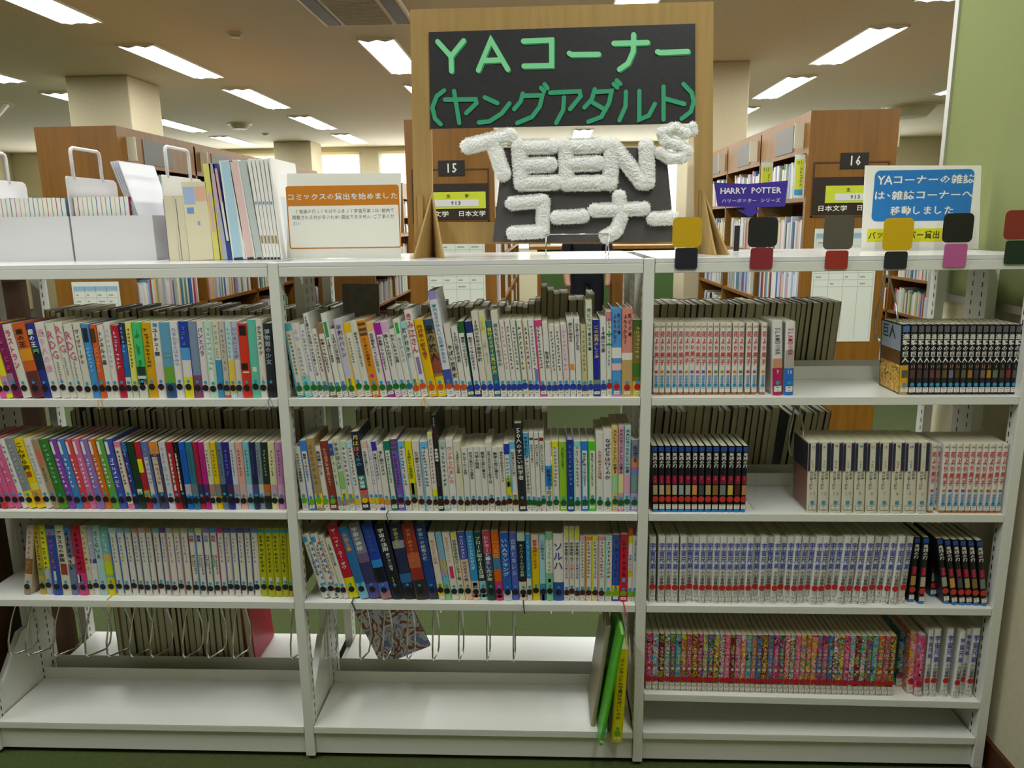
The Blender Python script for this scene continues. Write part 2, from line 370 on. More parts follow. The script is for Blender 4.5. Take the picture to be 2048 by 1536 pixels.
        for z in shelves:
            for k in range(nb):
                if y0+k*step > 9.5: continue
                shelf_books(FARBOOKS, x1 if s > 0 else x0, s, y0+T+k*step+0.03, y0+T+(k+1)*step-0.03-RND.uniform(0, .15), z, 0.24, RND)
    return r
bookcase(-2.20, -1.73, 2.50, 6.3, 2.012, 'tall wooden bookcase with brown end panel behind the file boxes', sides=(1,), sheet=(0.10, 0.38, 0.80, 1.15))
bookcase(-0.115, 0.376, 2.50, 6.3, 2.012, 'tall wooden bookcase behind the corner sign, its black plate reading 15', number='15', sides=(1,), sheet=(0.1, 0.43, 0.78, 1.40))
bookcase(2.06, 2.52, 2.45, 5.25, 2.012, 'tall wooden bookcase left of the blue notice, its black plate reading 16', number='16', sides=(-1, 1), sheet=(0.06, 0.40, 0.78, 1.40))
bookcase(-1.40, -0.88, 5.0, 8.6, 1.35, 'low wooden bookcase between the tall ones, below the comics notice', sides=(1,), shelves=(0.09, 0.4, 0.72, 1.03), header=False)
bookcase(-1.80, -1.28, 8.7, 11.4, 2.012, 'distant tall bookcase near the windows behind the comics notice', sides=(1,), plates=False)
bookcase(3.75, 4.25, 3.4, 7.0, 1.75, 'shorter bookcase seen right of bookcase 16 behind the blue notice', sides=(-1,), shelves=(0.09, 0.33, 0.63, 0.935, 1.245), header=False)
o = FARBOOKS.build('shelved_books'); tag(o, 'rows of books filling the wooden bookcases in the background', 'books', kind='stuff')
# yellow author dividers in bookcase 16
for i, (u0, u1, Yd, lb) in enumerate([(1589, 1616, 2.49, 'yellow and blue 913 divider card nearest the end of bookcase 16'), (1523, 1546, 3.02, 'yellow 913 divider card further along the bookcase 16 shelf')]):
    xa = atY(u0, 335, Yd).x; L = min(atY(u1, 335, Yd).x, 2.058)-xa
    r = empty('shelf_divider', (xa, Yd, 1.556)); tag(r, lb, 'divider', 'yellow dividers in bookcase 16')
    MB().use(mat('d8e0d8', 0.4, gain=1.0)).box(0, L, 0, 0.003, 0, 0.225).build('card', r)
    MB().use(mat('d4d838', 0.5, gain=1.0)).box(0.006, L-0.006, -0.001, 0, 0.045, 0.2).build('yellow_panel', r)
    MB().use(mat('3898c8', 0.5, gain=1.0)).box(0.006, L-0.006, -0.001, 0, 0.012, 0.042).build('blue_strip', r)
    text_job('lettering', r, htext('913', 0.012, L*0.7, 0.182, 0.022, mat('606838', .5, gain=1.0)), None, 0.0015)
    text_job('small_print', r, marks(6, L*.68, .16, .06, .016, mat('606838', .5, gain=1.0), RND), None, 0.0015)
# counter at the end of the aisle
r = empty('service_counter', (0.55, 8.0, ZF)); tag(r, 'wooden service counter with green front at the end of the aisle', 'counter')
MB().use(M_WOOD).box(-0.1, 2.2, -0.1, 0.7, 1.12, 1.16).build('counter_top', r)
MB().use(mat('3c5a24', 0.7, gain=1.0)).box(0, 2.1, 0, 0.04, 0, 1.12).build('front_panel', r)
for x in (0.0, 0.40, 1.42, 2.06): MB().use(M_WOOD).box(x, x+0.05, -0.02, 0.02, 0, 1.12).build('front_post', r)
# wooden book truck seen beside the reader
r = empty('wood_cabinet', (1.33, 5.95, ZF)); tag(r, 'orange wooden cabinet standing right of the person in dark clothes', 'cabinet')
MB().use(M_WOOD).box(0, 0.24, 0, 0.4, 0, 1.02).build('body', r)
MB().use(mat('d8b878', 0.5, gain=1.0)).box(0.24, 0.27, 0, 0.4, 0, 1.02).build('edge_strip', r)
# a person in dark clothes standing in the aisle with the back to us
def skin_mesh(name, verts, edges, radii, material, parent=None, sub=2, rootv=0):
    me = bpy.data.meshes.new(name); me.from_pydata(verts, edges, []); me.materials.append(material)
    o = link(name, me, parent)
    sk = o.modifiers.new('skin', 'SKIN'); sk.use_smooth_shade = True
    for i, v in enumerate(me.skin_vertices[0].data): v.radius = radii[i]; v.use_root = (i == rootv)
    s = o.modifiers.new('sub', 'SUBSURF'); s.levels = sub; s.render_levels = sub
    return o
pr_ = empty('person', (1.09, 6.2, ZF)); tag(pr_, 'person in dark navy clothes standing in the aisle behind the sign', 'person')
V = [(0, 0, .92), (0, 0, 1.12), (0, .01, 1.32), (0, .01, 1.40), (0, 0, 1.46), (0, -.005, 1.56), (.09, 0, .88), (.10, 0, .48), (.10, .02, .08), (.10, -.14, .03), (-.09, 0, .88), (-.10, 0, .48), (-.10, .02, .08), (-.10, -.14, .03), (.18, .01, 1.34), (.23, .02, 1.06), (.21, -.10, .86), (.20, -.15, .80), (-.18, .01, 1.34), (-.23, .02, 1.06), (-.21, -.10, .86), (-.20, -.15, .80)]
E_ = [(0, 1), (1, 2), (2, 3), (3, 4), (4, 5), (0, 6), (6, 7), (7, 8), (8, 9), (0, 10), (10, 11), (11, 12), (12, 13), (2, 14), (14, 15), (15, 16), (16, 17), (2, 18), (18, 19), (19, 20), (20, 21)]
rad = [(.15, .11), (.14, .10), (.16, .10), (.07, .07), (.06, .06), (.085, .10), (.09, .09), (.06, .06), (.045, .045), (.03, .03), (.09, .09), (.06, .06), (.045, .045), (.03, .03), (.055, .055), (.042, .042), (.035, .035), (.025, .03), (.055, .055), (.042, .042), (.035, .035), (.025, .03)]
skin_mesh('body', V, E_, rad, mat('c89878', 0.6, gain=1.0), pr_)
ids = [0, 1, 2, 6, 7, 10, 11, 14, 15, 18, 19]; mp_ = {k: i for i, k in enumerate(ids)}
Vc = [V[k] for k in ids]+[(.10, .02, .12), (-.10, .02, .12), (.215, -.07, .91), (-.215, -.07, .91)]
Ec = [(mp_[a], mp_[b_]) for a, b_ in E_ if a in mp_ and b_ in mp_]+[(mp_[7], 11), (mp_[11], 12), (mp_[15], 13), (mp_[19], 14)]
rc = [tuple(x+0.018 for x in rad[k]) for k in ids]+[(.07, .07), (.07, .07), (.05, .05), (.05, .05)]
skin_mesh('clothing', Vc, Ec, rc, mat('141824', 0.85, gain=1.0), pr_)
skin_mesh('hair', [(0, .03, 1.50), (0, .035, 1.58), (0, .01, 1.63)], [(0, 1), (1, 2)], [(.09, .07), (.10, .09), (.07, .07)], mat('14100e', 0.6, gain=1.0), pr_)
# low wooden cabinet against the left end of the shelf
r = empty('side_bookcase', (-1.5, 0.02, ZF)); tag(r, 'dark brown wooden case against the left end of the white shelf', 'cabinet')
MB().use(M_WOODDARK).box(0, 0.555, 0, 0.45, 0, 1.30).build('body', r); MB().use(M_WOODDARK).box(-0.01, 0.562, -0.01, 0.46, 1.30, 1.32).build('top', r)
# ================================================================== white steel shelving
ZT = 1.3537; ZS = {'1': 1.0167, '2': 0.7165, '3': 0.4642}; ZB = 0.091
PX = [-0.9, 0.0, 0.9, 1.8]; PW = 0.0128; DEP = 0.48; TH = 0.0195
R4L, R4R = 0.207, 0.197
sh = empty('steel_bookshelf', (0.45, 0.24, 0)); tag(sh, 'white steel double sided bookshelf of three bays holding all the front books', 'bookshelf')
OFF = (-0.45, -0.24, 0)
def part(mbld, name, parent=sh, bev=0.0):
    o = mbld.build(name, parent)
    if parent is sh: o.location = OFF
    if bev: bevel(o, bev, 2)
    return o
for i, x in enumerate(PX):
    for j, (y0, y1) in enumerate(((0.0, 0.036), (0.185, 0.285), (0.44, DEP))):
        o = part(MB().use(M_STEEL).box(x-PW, x+PW, y0, y1, 0.0, ZT-0.001 if j != 1 else ZT-0.035), 'post', bev=0.0015)
        s = MB().use(M_SLOT); rows = [y0+0.026] if j == 0 else ([y0+0.025, y1-0.03] if j == 1 else [y0+0.012])
        for yy in rows:
            z = 0.06
            while z < ZT-0.06:
                for sx in (-1, 1): s.box(x+sx*PW-0.0004, x+sx*PW+0.0004, yy-0.0018, yy+0.0018, z, z+0.013)
                z += 0.025
        so = part(s, 'slots', o); so['kind'] = 'stuff'
    part(MB().use(mat('201c28', 0.7, gain=1.0)).cyl((x, 0.018, ZF), 0.011, 0.0125, 10).cyl((x, 0.46, ZF), 0.011, 0.0125, 10), 'foot')
    part(MB().use(M_STEEL).prism_yz([(0.036, ZB-0.03), (0.185, ZB-0.03), (0.185, ZB+0.19), (0.15, ZB+0.19), (0.036, ZB+0.07)], x-0.009, x+0.009), 'base_bracket')
    part(MB().use(M_STEEL).box(x-0.008, x+0.008, 0.036, 0.185, 0.02, 0.07).box(x-0.008, x+0.008, 0.285, 0.44, 0.02, 0.07), 'base_rail')
for bay in range(3):
    x0, x1 = PX[bay]+PW+0.0012, PX[bay+1]-PW-0.0012
    # top board: glossy top with a deep fascia front and back
    t = MB().use(M_STEELTOP).box(x0, x1, 0.0, DEP, ZT-0.012, ZT); t.use(M_STEEL).box(x0, x1, 0.0, 0.016, ZT-0.0353, ZT-0.0122).box(x0, x1, DEP-0.016, DEP, ZT-0.0353, ZT-0.0122)
    part(t, 'top_board', bev=0.0012)
    levels = [(ZS['1'], ZS['1']), (ZS['2'], ZS['2']), (ZS['3'], ZS['3'])]
    if bay == 2: levels.append((R4L, R4R))
    for (za, zb) in levels:
        def sb(y0, y1, lip, front):
            q = MB().use(M_STEEL)
            def bx(ya, yb, d0, d1):
                q.add([(x0, ya, za+d0), (x1, ya, zb+d0), (x1, yb, zb+d0), (x0, yb, za+d0), (x0, ya, za+d1), (x1, ya, zb+d1), (x1, yb, zb+d1), (x0, yb, za+d1)],
                      [(0, 3, 2, 1), (4, 5, 6, 7), (0, 1, 5, 4), (1, 2, 6, 5), (2, 3, 7, 6), (3, 0, 4, 7)])
            bx(y0, y1, -0.003, 0.0)
            if front: bx(y0, y0+0.012, -TH, -0.003); bx(y1-0.0015, y1, 0.0, lip)
            else: bx(y1-0.012, y1, -TH, -0.003); bx(y0, y0+0.0015, 0.0, lip)
            return q
        part(sb(0.0, 0.215, 0.036, True), 'shelf_board', bev=0.0008)
        part(sb(0.270, DEP, 0.042, False), 'shelf_board', bev=0.0008)
    # base trays and kick plates
    q = MB().use(M_STEEL).box(x0, x1, 0.0, 0.212, ZB-0.003, ZB).box(x0, x1, 0.0, 0.012, ZB-TH, ZB-0.003).box(x0, x1, 0.2105, 0.212, ZB, ZB+0.036); part(q, 'base_tray', bev=0.0008)
    q = MB().use(M_STEEL).box(x0, x1, 0.268, DEP, ZB-0.003, ZB).box(x0, x1, DEP-0.012, DEP, ZB-TH, ZB-0.003).box(x0, x1, 0.268, 0.2695, ZB, ZB+0.042); part(q, 'base_tray', bev=0.0008)
    part(MB().use(M_STEEL).box(x0, x1, 0.01, 0.022, 0.004, ZB-TH), 'kick_plate')
    part(MB().use(M_STEEL).box(x0, x1, DEP-0.022, DEP-0.01, 0.004, ZB-TH), 'kick_plate')
# hanging wire book supports
def wire(x, z, y=0.0, s=1.0, label='', rear=False):
    k = -1 if rear else 1
    pts = [(0.135, -0.02), (0.125, -0.055), (0.085, -0.11), (0.062, -0.16), (0.058, -0.192), (0.066, -0.207), (0.085, -0.214), (0.15, -0.235), (0.172, -0.228), (0.183, -0.205), (0.185, -0.165), (0.165, -0.11), (0.158, -0.055), (0.158, -0.02)]
    if rear: pts = [(DEP-a, b_) for a, b_ in pts]
    o = MB().use(M_CHROME).tube([(0, y+a, b_*s) for a, b_ in pts], 0.0026, 6).build('wire_book_support', smooth=True, loc=(x, 0, z))
    return tag(o, label, 'book support', 'hanging chrome wire book supports')
ORD = lambda n: '%d%s' % (n, 'th' if 10 <= n % 100 <= 20 else {1: 'st', 2: 'nd', 3: 'rd'}.get(n % 10, 'th'))
for i, u in enumerate([20, 55, 109, 173, 216, 262, 303, 367, 416, 467, 583]):
    wire(xat(u, 0.06, 0.263), ZS['3'], label='chrome wire book support hanging under left bay, %s from left' % ORD(i+1))
for i, u in enumerate([651, 721, 767, 815, 866, 918, 974, 1027, 1207]):
    wire(xat(u, 0.06, 0.263), ZS['3'], label='chrome wire book support hanging under middle bay, %s from left' % ORD(i+1))
for i, u in enumerate([600, 740, 890, 1051, 1102, 1143, 1195]):
    wire(xat(u, 0.4, 0.27), ZS['3'], label='chrome wire support on the far side above green carpet, %s from left' % ORD(i+1), rear=True, s=0.85)
wire(1.512, ZT-0.012, label='chrome wire book support hanging beside the dark comics on the top shelf', s=0.9)
wire(1.31, ZS['1'], label='chrome wire book support left of the thick white comics', s=0.85)
# clear acrylic bookends
def bookend(x, z, h, d, flip, label):
    q = MB().use(M_CLEAR); q.box(-0.0012, 0.0012, 0.02, 0.02+d, 0, h); a, b_ = (0, 0.06) if flip else (-0.06, 0); q.box(a, b_, 0.02, 0.02+d, 0.0004, 0.002)
    return tag(q.build('clear_bookend', loc=(x, 0, z)), label, 'bookend', 'clear acrylic bookends')
# ================================================================== books
import colorsys
def cname(h):
    r, g, b = [int(h[i:i+2], 16)/255 for i in (0, 2, 4)]; hh, s, v = colorsys.rgb_to_hsv(r, g, b); hh *= 360
    if v < 0.24: return 'black'
    if s < 0.13: return 'white' if v > 0.70 else ('grey' if v > 0.35 else 'charcoal')
    if s < 0.24 and v > 0.7 and 30 < hh < 75: return 'cream'
    if 20 <= hh < 48 and v < 0.62: return 'brown'
    if s < 0.35 and v > 0.65: base = 'pale '
    elif v < 0.5: base = 'dark '
    else: base = ''
    n = 'red' if (hh < 14 or hh > 346) else 'orange' if hh < 38 else 'yellow' if hh < 66 else 'green' if hh < 155 else 'turquoise' if hh < 188 else 'blue' if hh < 250 else 'purple' if hh < 300 else 'pink'
    return base+n
def interp(tab, x):
    if x <= tab[0][0]: return tab[0][1]
    for (a, p), (b, q) in zip(tab[:-1], tab[1:]):
        if x <= b: return p+(q-p)*(x-a)/(b-a)
    return tab[-1][1]
DOT = mat('2898c4', 0.4, gain=1.0)
STK = {'K': '16161c', 'G': '0c6a20', 'T': '187078', 'O': 'd04c18', 'B': '1438a0', 'R': 'b8141c', 'L': '66a80c', 'A': '8c867c', 'Y': 'd8b800', 'N': 'd88a08', 'M': '3a1414', 'D': '0c5a24'}
LABW = mat('dcdad0', 0.5, gain=1.0); LABLINE = mat('6a2c24', 0.5, gain=1.0); LABTXT = mat('707078', 0.6, gain=1.0)
_disc = {}
def disc_mesh(rad, w, m, y):
    key = (round(rad, 4), round(w, 3), m.name, y)
    if key in _disc: return _disc[key]
    n = 20; hw = w/2-0.0002
    pts = [(max(-hw, min(hw, rad*math.cos(2*math.pi*k/n))), y, rad*math.sin(2*math.pi*k/n)) for k in range(n)]
    b = MB().use(m).add(pts, [tuple(range(n))]); _disc[key] = b.mesh('sticker'); return _disc[key]
_lab = {}
def label_mesh(w, h, framed):
    key = (round(w, 3), h, framed)
    if key in _lab: return _lab[key]
    w_ = round(w, 3); b = MB().use(LABW).add([(-w_/2, -.0006, 0), (w_/2, -.0006, 0), (w_/2, -.0006, h), (-w_/2, -.0006, h)], [(0, 1, 2, 3)])
    def q(x0, x1, z0, z1): b.add([(x0, -.0007, z0), (x1, -.0007, z0), (x1, -.0007, z1), (x0, -.0007, z1)], [(0, 1, 2, 3)])
    if framed:
        b.use(LABLINE); t = 0.0006; q(-w_/2, w_/2, 0, t); q(-w_/2, w_/2, h-t, h); q(-w_/2, -w_/2+t, t, h-t); q(w_/2-t, w_/2, t, h-t)
        b.use(LABTXT); q(-w_*.22, w_*.22, h*.68, h*.8); q(-w_*.1, w_*.1, h*.22, h*.34)
    else:
        b.use(LABTXT); q(-w_*.25, -w_*.1, h*.35, h*.65); q(-w_*.06, w_*.06, h*.35, h*.65); q(w_*.1, w_*.25, h*.35, h*.65)
    _lab[key] = b.mesh('call_label'); return _lab[key]
def cover_mesh(t, h, d, m, hard):
    r = min(0.003 if not hard else 0.004, t*0.35); th = 0.0022 if hard else 0.0008
    out = [(0, d), (0, r), (t*0.12, r*0.35), (t*0.3, 0.0), (t*0.7, 0.0), (t*0.88, r*0.35), (t, r), (t, d)]
    inn = [(th, d), (th, r+th*.5), (t*0.3, th), (t*0.5, th), (t*0.5, th), (t*0.7, th), (t-th, r+th*.5), (t-th, d)]
    n = len(out); b = MB().use(m)
    vs = [(x, y, 0) for x, y in out]+[(x, y, h) for x, y in out]+[(x, y, 0) for x, y in inn]+[(x, y, h) for x, y in inn]
    fs = []
    for i in range(n-1):
        fs += [(i, i+1, n+i+1, n+i), (2*n+i+1, 2*n+i, 3*n+i, 3*n+i+1), (n+i, n+i+1, 3*n+i+1, 3*n+i), (i+1, i, 2*n+i, 2*n+i+1)]
    fs += [(0, n, 3*n, 2*n), (n-1, 3*n-1, 4*n-1, 2*n-1)]
    return b.add(vs, fs)
_pg = {}
def page_mesh(t, h, d, hard):
    k = (round(t, 4), round(h, 3), hard, d)
    if k in _pg: return _pg[k]
    th = 0.0022 if hard else 0.0008; g = 0.0035 if hard else 0.0008
    me = MB().use(M_PAGE).box(th, t-th, 0.0035, d-(0.004 if hard else 0.001), g, h-g).mesh('page_block'); _pg[k] = me; return me
def make_book(kind, xl, xr, ytop, slope, Zs, Y, cov, label, cat, group, depth=0.132, hard=False, mtl=None, gap=0.0):
    XL, XR = xat(xl, Y, Zs), xat(xr, Y, Zs); vb = proj((XL, Y, Zs))[1]
    P = atY(xl-slope*(vb-ytop), ytop, Y); lean = math.atan2(P.x-XL, P.z-Zs); h = math.hypot(P.x-XL, P.z-Zs); t = max(0.005, (XR-XL)*math.cos(lean)-0.0004-gap)
    r = empty(kind, (XL, Y, Zs+(t*math.sin(lean) if lean > 0 else 0.0)+0.0002), (0, lean, 0)); tag(r, label, cat, group)
    cover_mesh(t, h, depth, mtl or mat(cov, 0.38), hard).build('cover', r)
    link('page_block', page_mesh(t, h, depth, hard), r)
    return r, t, h
def band(r, t, h, f0, f1, c, x0=0.0, x1=1.0, name='spine_band', lift=0.0002, mtl=None):
    m = mtl or mat(c, 0.38)
    e = 0.0 if (x0 > 0 or x1 < 1) else 0.0
    xs_ = [x0*t+e, x1*t-e]
    if x0 == 0 and x1 == 1:
        rr = min(0.003, t*0.35); pr = [(0.0, rr), (t*0.12, rr*0.35), (t*0.3, 0.0), (t*0.7, 0.0), (t*0.88, rr*0.35), (t, rr)]
        b = MB().use(m); vs = [(x, y-lift, f0*h) for x, y in pr]+[(x, y-lift, f1*h) for x, y in pr]; n = len(pr)
        b.add(vs, [(i, i+1, n+i+1, n+i) for i in range(n-1)])
    else:
        b = MB().use(m).add([(xs_[0], -lift, f0*h), (xs_[1], -lift, f0*h), (xs_[1], -lift, f1*h), (xs_[0], -lift, f1*h)], [(0, 1, 2, 3)])
    return b.build(name, r)
def circ(r, name, cx, cz, rad, t, m, y=-0.0006):
    o = link(name, disc_mesh(rad, t, m, y), r, (cx, 0, cz)); return o
TINT = {}
def novel_row(key, books, xend, tab, Zs, Y, bayname, shelfname, sticker='K', hard=False):
    n = len(books)
    for i, bk in enumerate(books):
        xl, yt, cov, tit, tc = bk[:5]; op = bk[5] if len(bk) > 5 else {}
        xr = op.get('xr', books[i+1][0] if i+1 < n else xend)
        st = op.get('st', sticker)
        extra = ' with %s writing' % cname(tc) if tit and not tit.startswith('~') else ''
        lab = '%s book%s, %s from left on %s of %s' % (cname(cov), extra, ORD(i+1), shelfname, bayname)
        r, t, h = make_book('book', xl, xr, yt, interp(tab, xl) if 'sl' not in op else op['sl'], Zs, Y+op.get('y', RND.uniform(0, .004)), cov, lab, 'book', 'books on %s of %s' % (shelfname, bayname), hard=op.get('hard', hard), mtl=op.get('mtl'))
        for bd in op.get('b', []): band(r, t, h, *bd)
        segs = op.get('segs') or [(tit, tc, op.get('f1', 0.93), op.get('f0', 0.36), 0.5, op.get('k', 0.74))]
        for (s, c, f1, f0, xc, k) in segs:
            if not s: continue
            items = []; m = mat(c, 0.5, gain=1.15)
            if s[0] == '~': items += marks(int(s[1:]), xc*t, f1*h, f0*h, k*t*0.62, m, RND)
            elif s.isascii() and len(s) <= 4 and s.isalpha(): items += vtext(s, xc*t, f1*h, f0*h, t*0.9, m, 0)
            else: items += vtext(s, xc*t, f1*h, f0*h, k*t, m, op.get('bold', 1))
            text_job('title', r, items, None, 0.0009)
        if st:
            col = mat(STK[st], 0.5, gain=1.0); off = RND.choice([0, 0, 0, .003, -.002])
            if st == 'K' or op.get('nolab'):
                circ(r, 'genre_sticker', t*.5, 0.026+off, 0.0081, t, col, -.0011); circ(r, 'dot_sticker', t*.5+.001, 0.0405+off, 0.0039, t, DOT, -.0012)
            else:
                circ(r, 'genre_sticker', t*.5, 0.0245+off, 0.0078, t, col, -.0011); circ(r, 'dot_sticker', t*.5, 0.037+off, 0.0041, t, DOT, -.0012)
                link('call_label', label_mesh(min(0.0135, t*.96), 0.0075, False), r, (t*.5, -.0004, 0.0065+off*.5))
        if op.get('yl'):
            f0, f1 = 0.075, 0.24; band(r, t, h, f0, f1, 'e0c000', name='notice_band', lift=.0004); text_job('notice_print', r, vtext('課題図書', t*.5, f1*h, (f0+.06)*h, t*.55, mat('201c10', .5, gain=1.0)), None, 0.0010)
        if 'rib' in op:
            c = op['rib']; q = MB().use(mat(c, .7)); q.add([(t*.4, .0, .001), (t*.55, .0, .001), (t*.6, -.028, .0012), (t*.45, -.028, .0012), (t*.75, -.031, -.022), (t*.6, -.031, -.022)], [(0, 1, 2, 3), (3, 2, 4, 5)]); q.build('ribbon', r)
W1 = 'ccc8ba'; W2 = 'd0ccc4'; W3 = 'c8c4b4'; BK = '202024'
L1 = [(0, 650, 'd8509a', '', BK, {'b': [(.12, .5, 'd8d030')]}), (12.3, 650, 'd4cc20', '', BK, {'b': [(.06, .3, 'c08aa8')]}), (26.4, 650, '7a1850', '~5', 'a04878', {'b': [(.16, .34, '8a7a90', .1, .7)]}),
 (45.7, 650, W1, 'ラストラン', 'c83a70', {'f0': .4}), (64, 648, 'c05820', '鹿の王', '201810', {'b': [(0, .36, '5c2c34'), (.5, .66, 'd08a20')], 'f0': .68, 'hard': True}), (88, 648, '223080', '鹿の王', 'f0f0e8', {'b': [(.38, .62, '14203a'), (.6, .66, '48a030', .2, .9)], 'f0': .68, 'hard': True}),
 (104, 646, 'd0ccc4', '送り人の娘', 'd898b4', {'f0': .34}), (123, 648, W1, 'RDG', 'c04878', {'segs': [('RDG', 'c04878', .92, .5, .5, .9), ('~9', '606068', .5, .22, .55, .6)]}), (139.5, 646, W1, 'RDG', 'c04878', {'segs': [('RDG', 'c04878', .97, .56, .5, .9), ('~9', '606068', .55, .3, .5, .6)]}), (155, 649, W1, 'RDG', 'c04878', {'segs': [('RDG', 'c04878', .92, .5, .5, .9), ('~9', '606068', .5, .24, .5, .6)]}),
 (172, 648, W3, 'ヴィヴァーチェ', '404048', {'f0': .46, 'k': .6}), (187, 649, '3f86c0', '~7', '9cc8e4', {'b': [(.76, .95, '202838', .15, .8)], 'f1': .7}), (202, 650, 'c85a28', '~7', 'e8a060', {'b': [(.76, .95, '5a3010', .1, .8)], 'f1': .7, 'rib': 'c89018'}),
 (214.6, 651, W2, 'トンネルの森', '303034', {'f0': .46}), (227.5, 646, W2, '~8', '9cb0cc', {'f0': .4}), (240.4, 651, 'ae1838', '~9', 'e8c0c8', {'f0': .4}), (255, 646, '1f62a4', '~6', '90a8c8', {'b': [(.72, 1, '20304c'), (0, .28, 'c8c8c0')], 'f1': .96, 'f0': .6}),
 (266.7, 645, 'd6d062', '~11', '4a4830', {'f0': .4, 'b': [(0, .18, 'c8c4b4')]}), (279.6, 645, '3eb868', '~3', '287848', {'b': [(.3, .42, '1c3c2c'), (0, .3, 'c8c8bc'), (.18, .26, '2c5c3c')]}), (296.6, 645, 'c8980e', '~10', '4a3408', {'f0': .4}),
 (317, 645, 'd2cec4', 'ユーチュー部', '202024', {'f0': .56, 'k': .85, 'b': [(.1, .48, 'd4c0c0'), (.94, .99, '3a80c8', .3, .8)]}), (333.5, 645, '5a94b2', '', BK, {'b': [(.2, .42, '6a9a2c'), (0, .2, '2c5074'), (.53, .545, '8a7060'), (.59, .6, '8a7060')]}), (353.5, 644, 'd2cec8', 'たまねぎとはちみつ', '8c98cc', {'f0': .42}),
 (371, 643, '1a3c98', '~4', '5a78b8', {'b': [(.5, .66, '4a94cc'), (.28, .5, 'd0ccc8'), (0, .28, 'd8cc10')], 'f1': .95, 'f0': .68}), (388.7, 643, '7686a0', '', BK, {'b': [(0, .3, '7c4262')]}), (406.9, 643, 'd2c8c8', 'パンとバラ', '44406a', {'f0': .55, 'k': .8}),
 (420.4, 643, 'aecab6', '~9', '8aa89a', {'b': [(.12, .9, 'd0d8d0', .25, .7)]}), (436.8, 643, W3, 'アリスの~', '8c8460', {'segs': [('アリスの', '8c8460', .96, .66, .5, .6), ('~4', '8c8460', .66, .52, .5, .6)], 'b': [(0, .5, '3888b2')]}), (449.7, 643, 'b4b0a4', '~8', '8c867a', {'b': [(0, .035, 'c84030')]}),
 (462, 643, 'aecaca', '~7', '7ca0a8', {'b': [(.06, .5, 'd8b848')], 'f0': .52}), (474.3, 643, 'b0acba', 'いいたいことが', '6450a4', {'f0': .52, 'b': [(.14, .5, 'c4c0b0')]}), (487.2, 647, 'c83020', '', BK, {'b': [(.84, .97, '241410', .15, .9), (.38, .47, '2c1410', .1, .8), (.34, .36, 'e0c0b0', .2, .9)]}),
 (504.8, 640, '58b29a', '', BK, {'b': [(.34, .4, 'c8d0b0', .3, .8)]}), (521.8, 640, W1, 'クラスメイツ', '303038', {'f0': .55, 'b': [(.2, .28, 'a8a4a0', .4, .6)]}), (535.8, 647, '242a30', '博物館の少女', '9ca4ac', {'f0': .45, 'rib': '707880'})]
novel_row('L1', L1, 552, [(0, .31), (47, .297), (155, .21), (214, .16), (280, .117), (335, .115), (522, .08), (552, .07)], ZS['1'], .012, 'left bay', 'top shelf')
SM = {'k': .6}
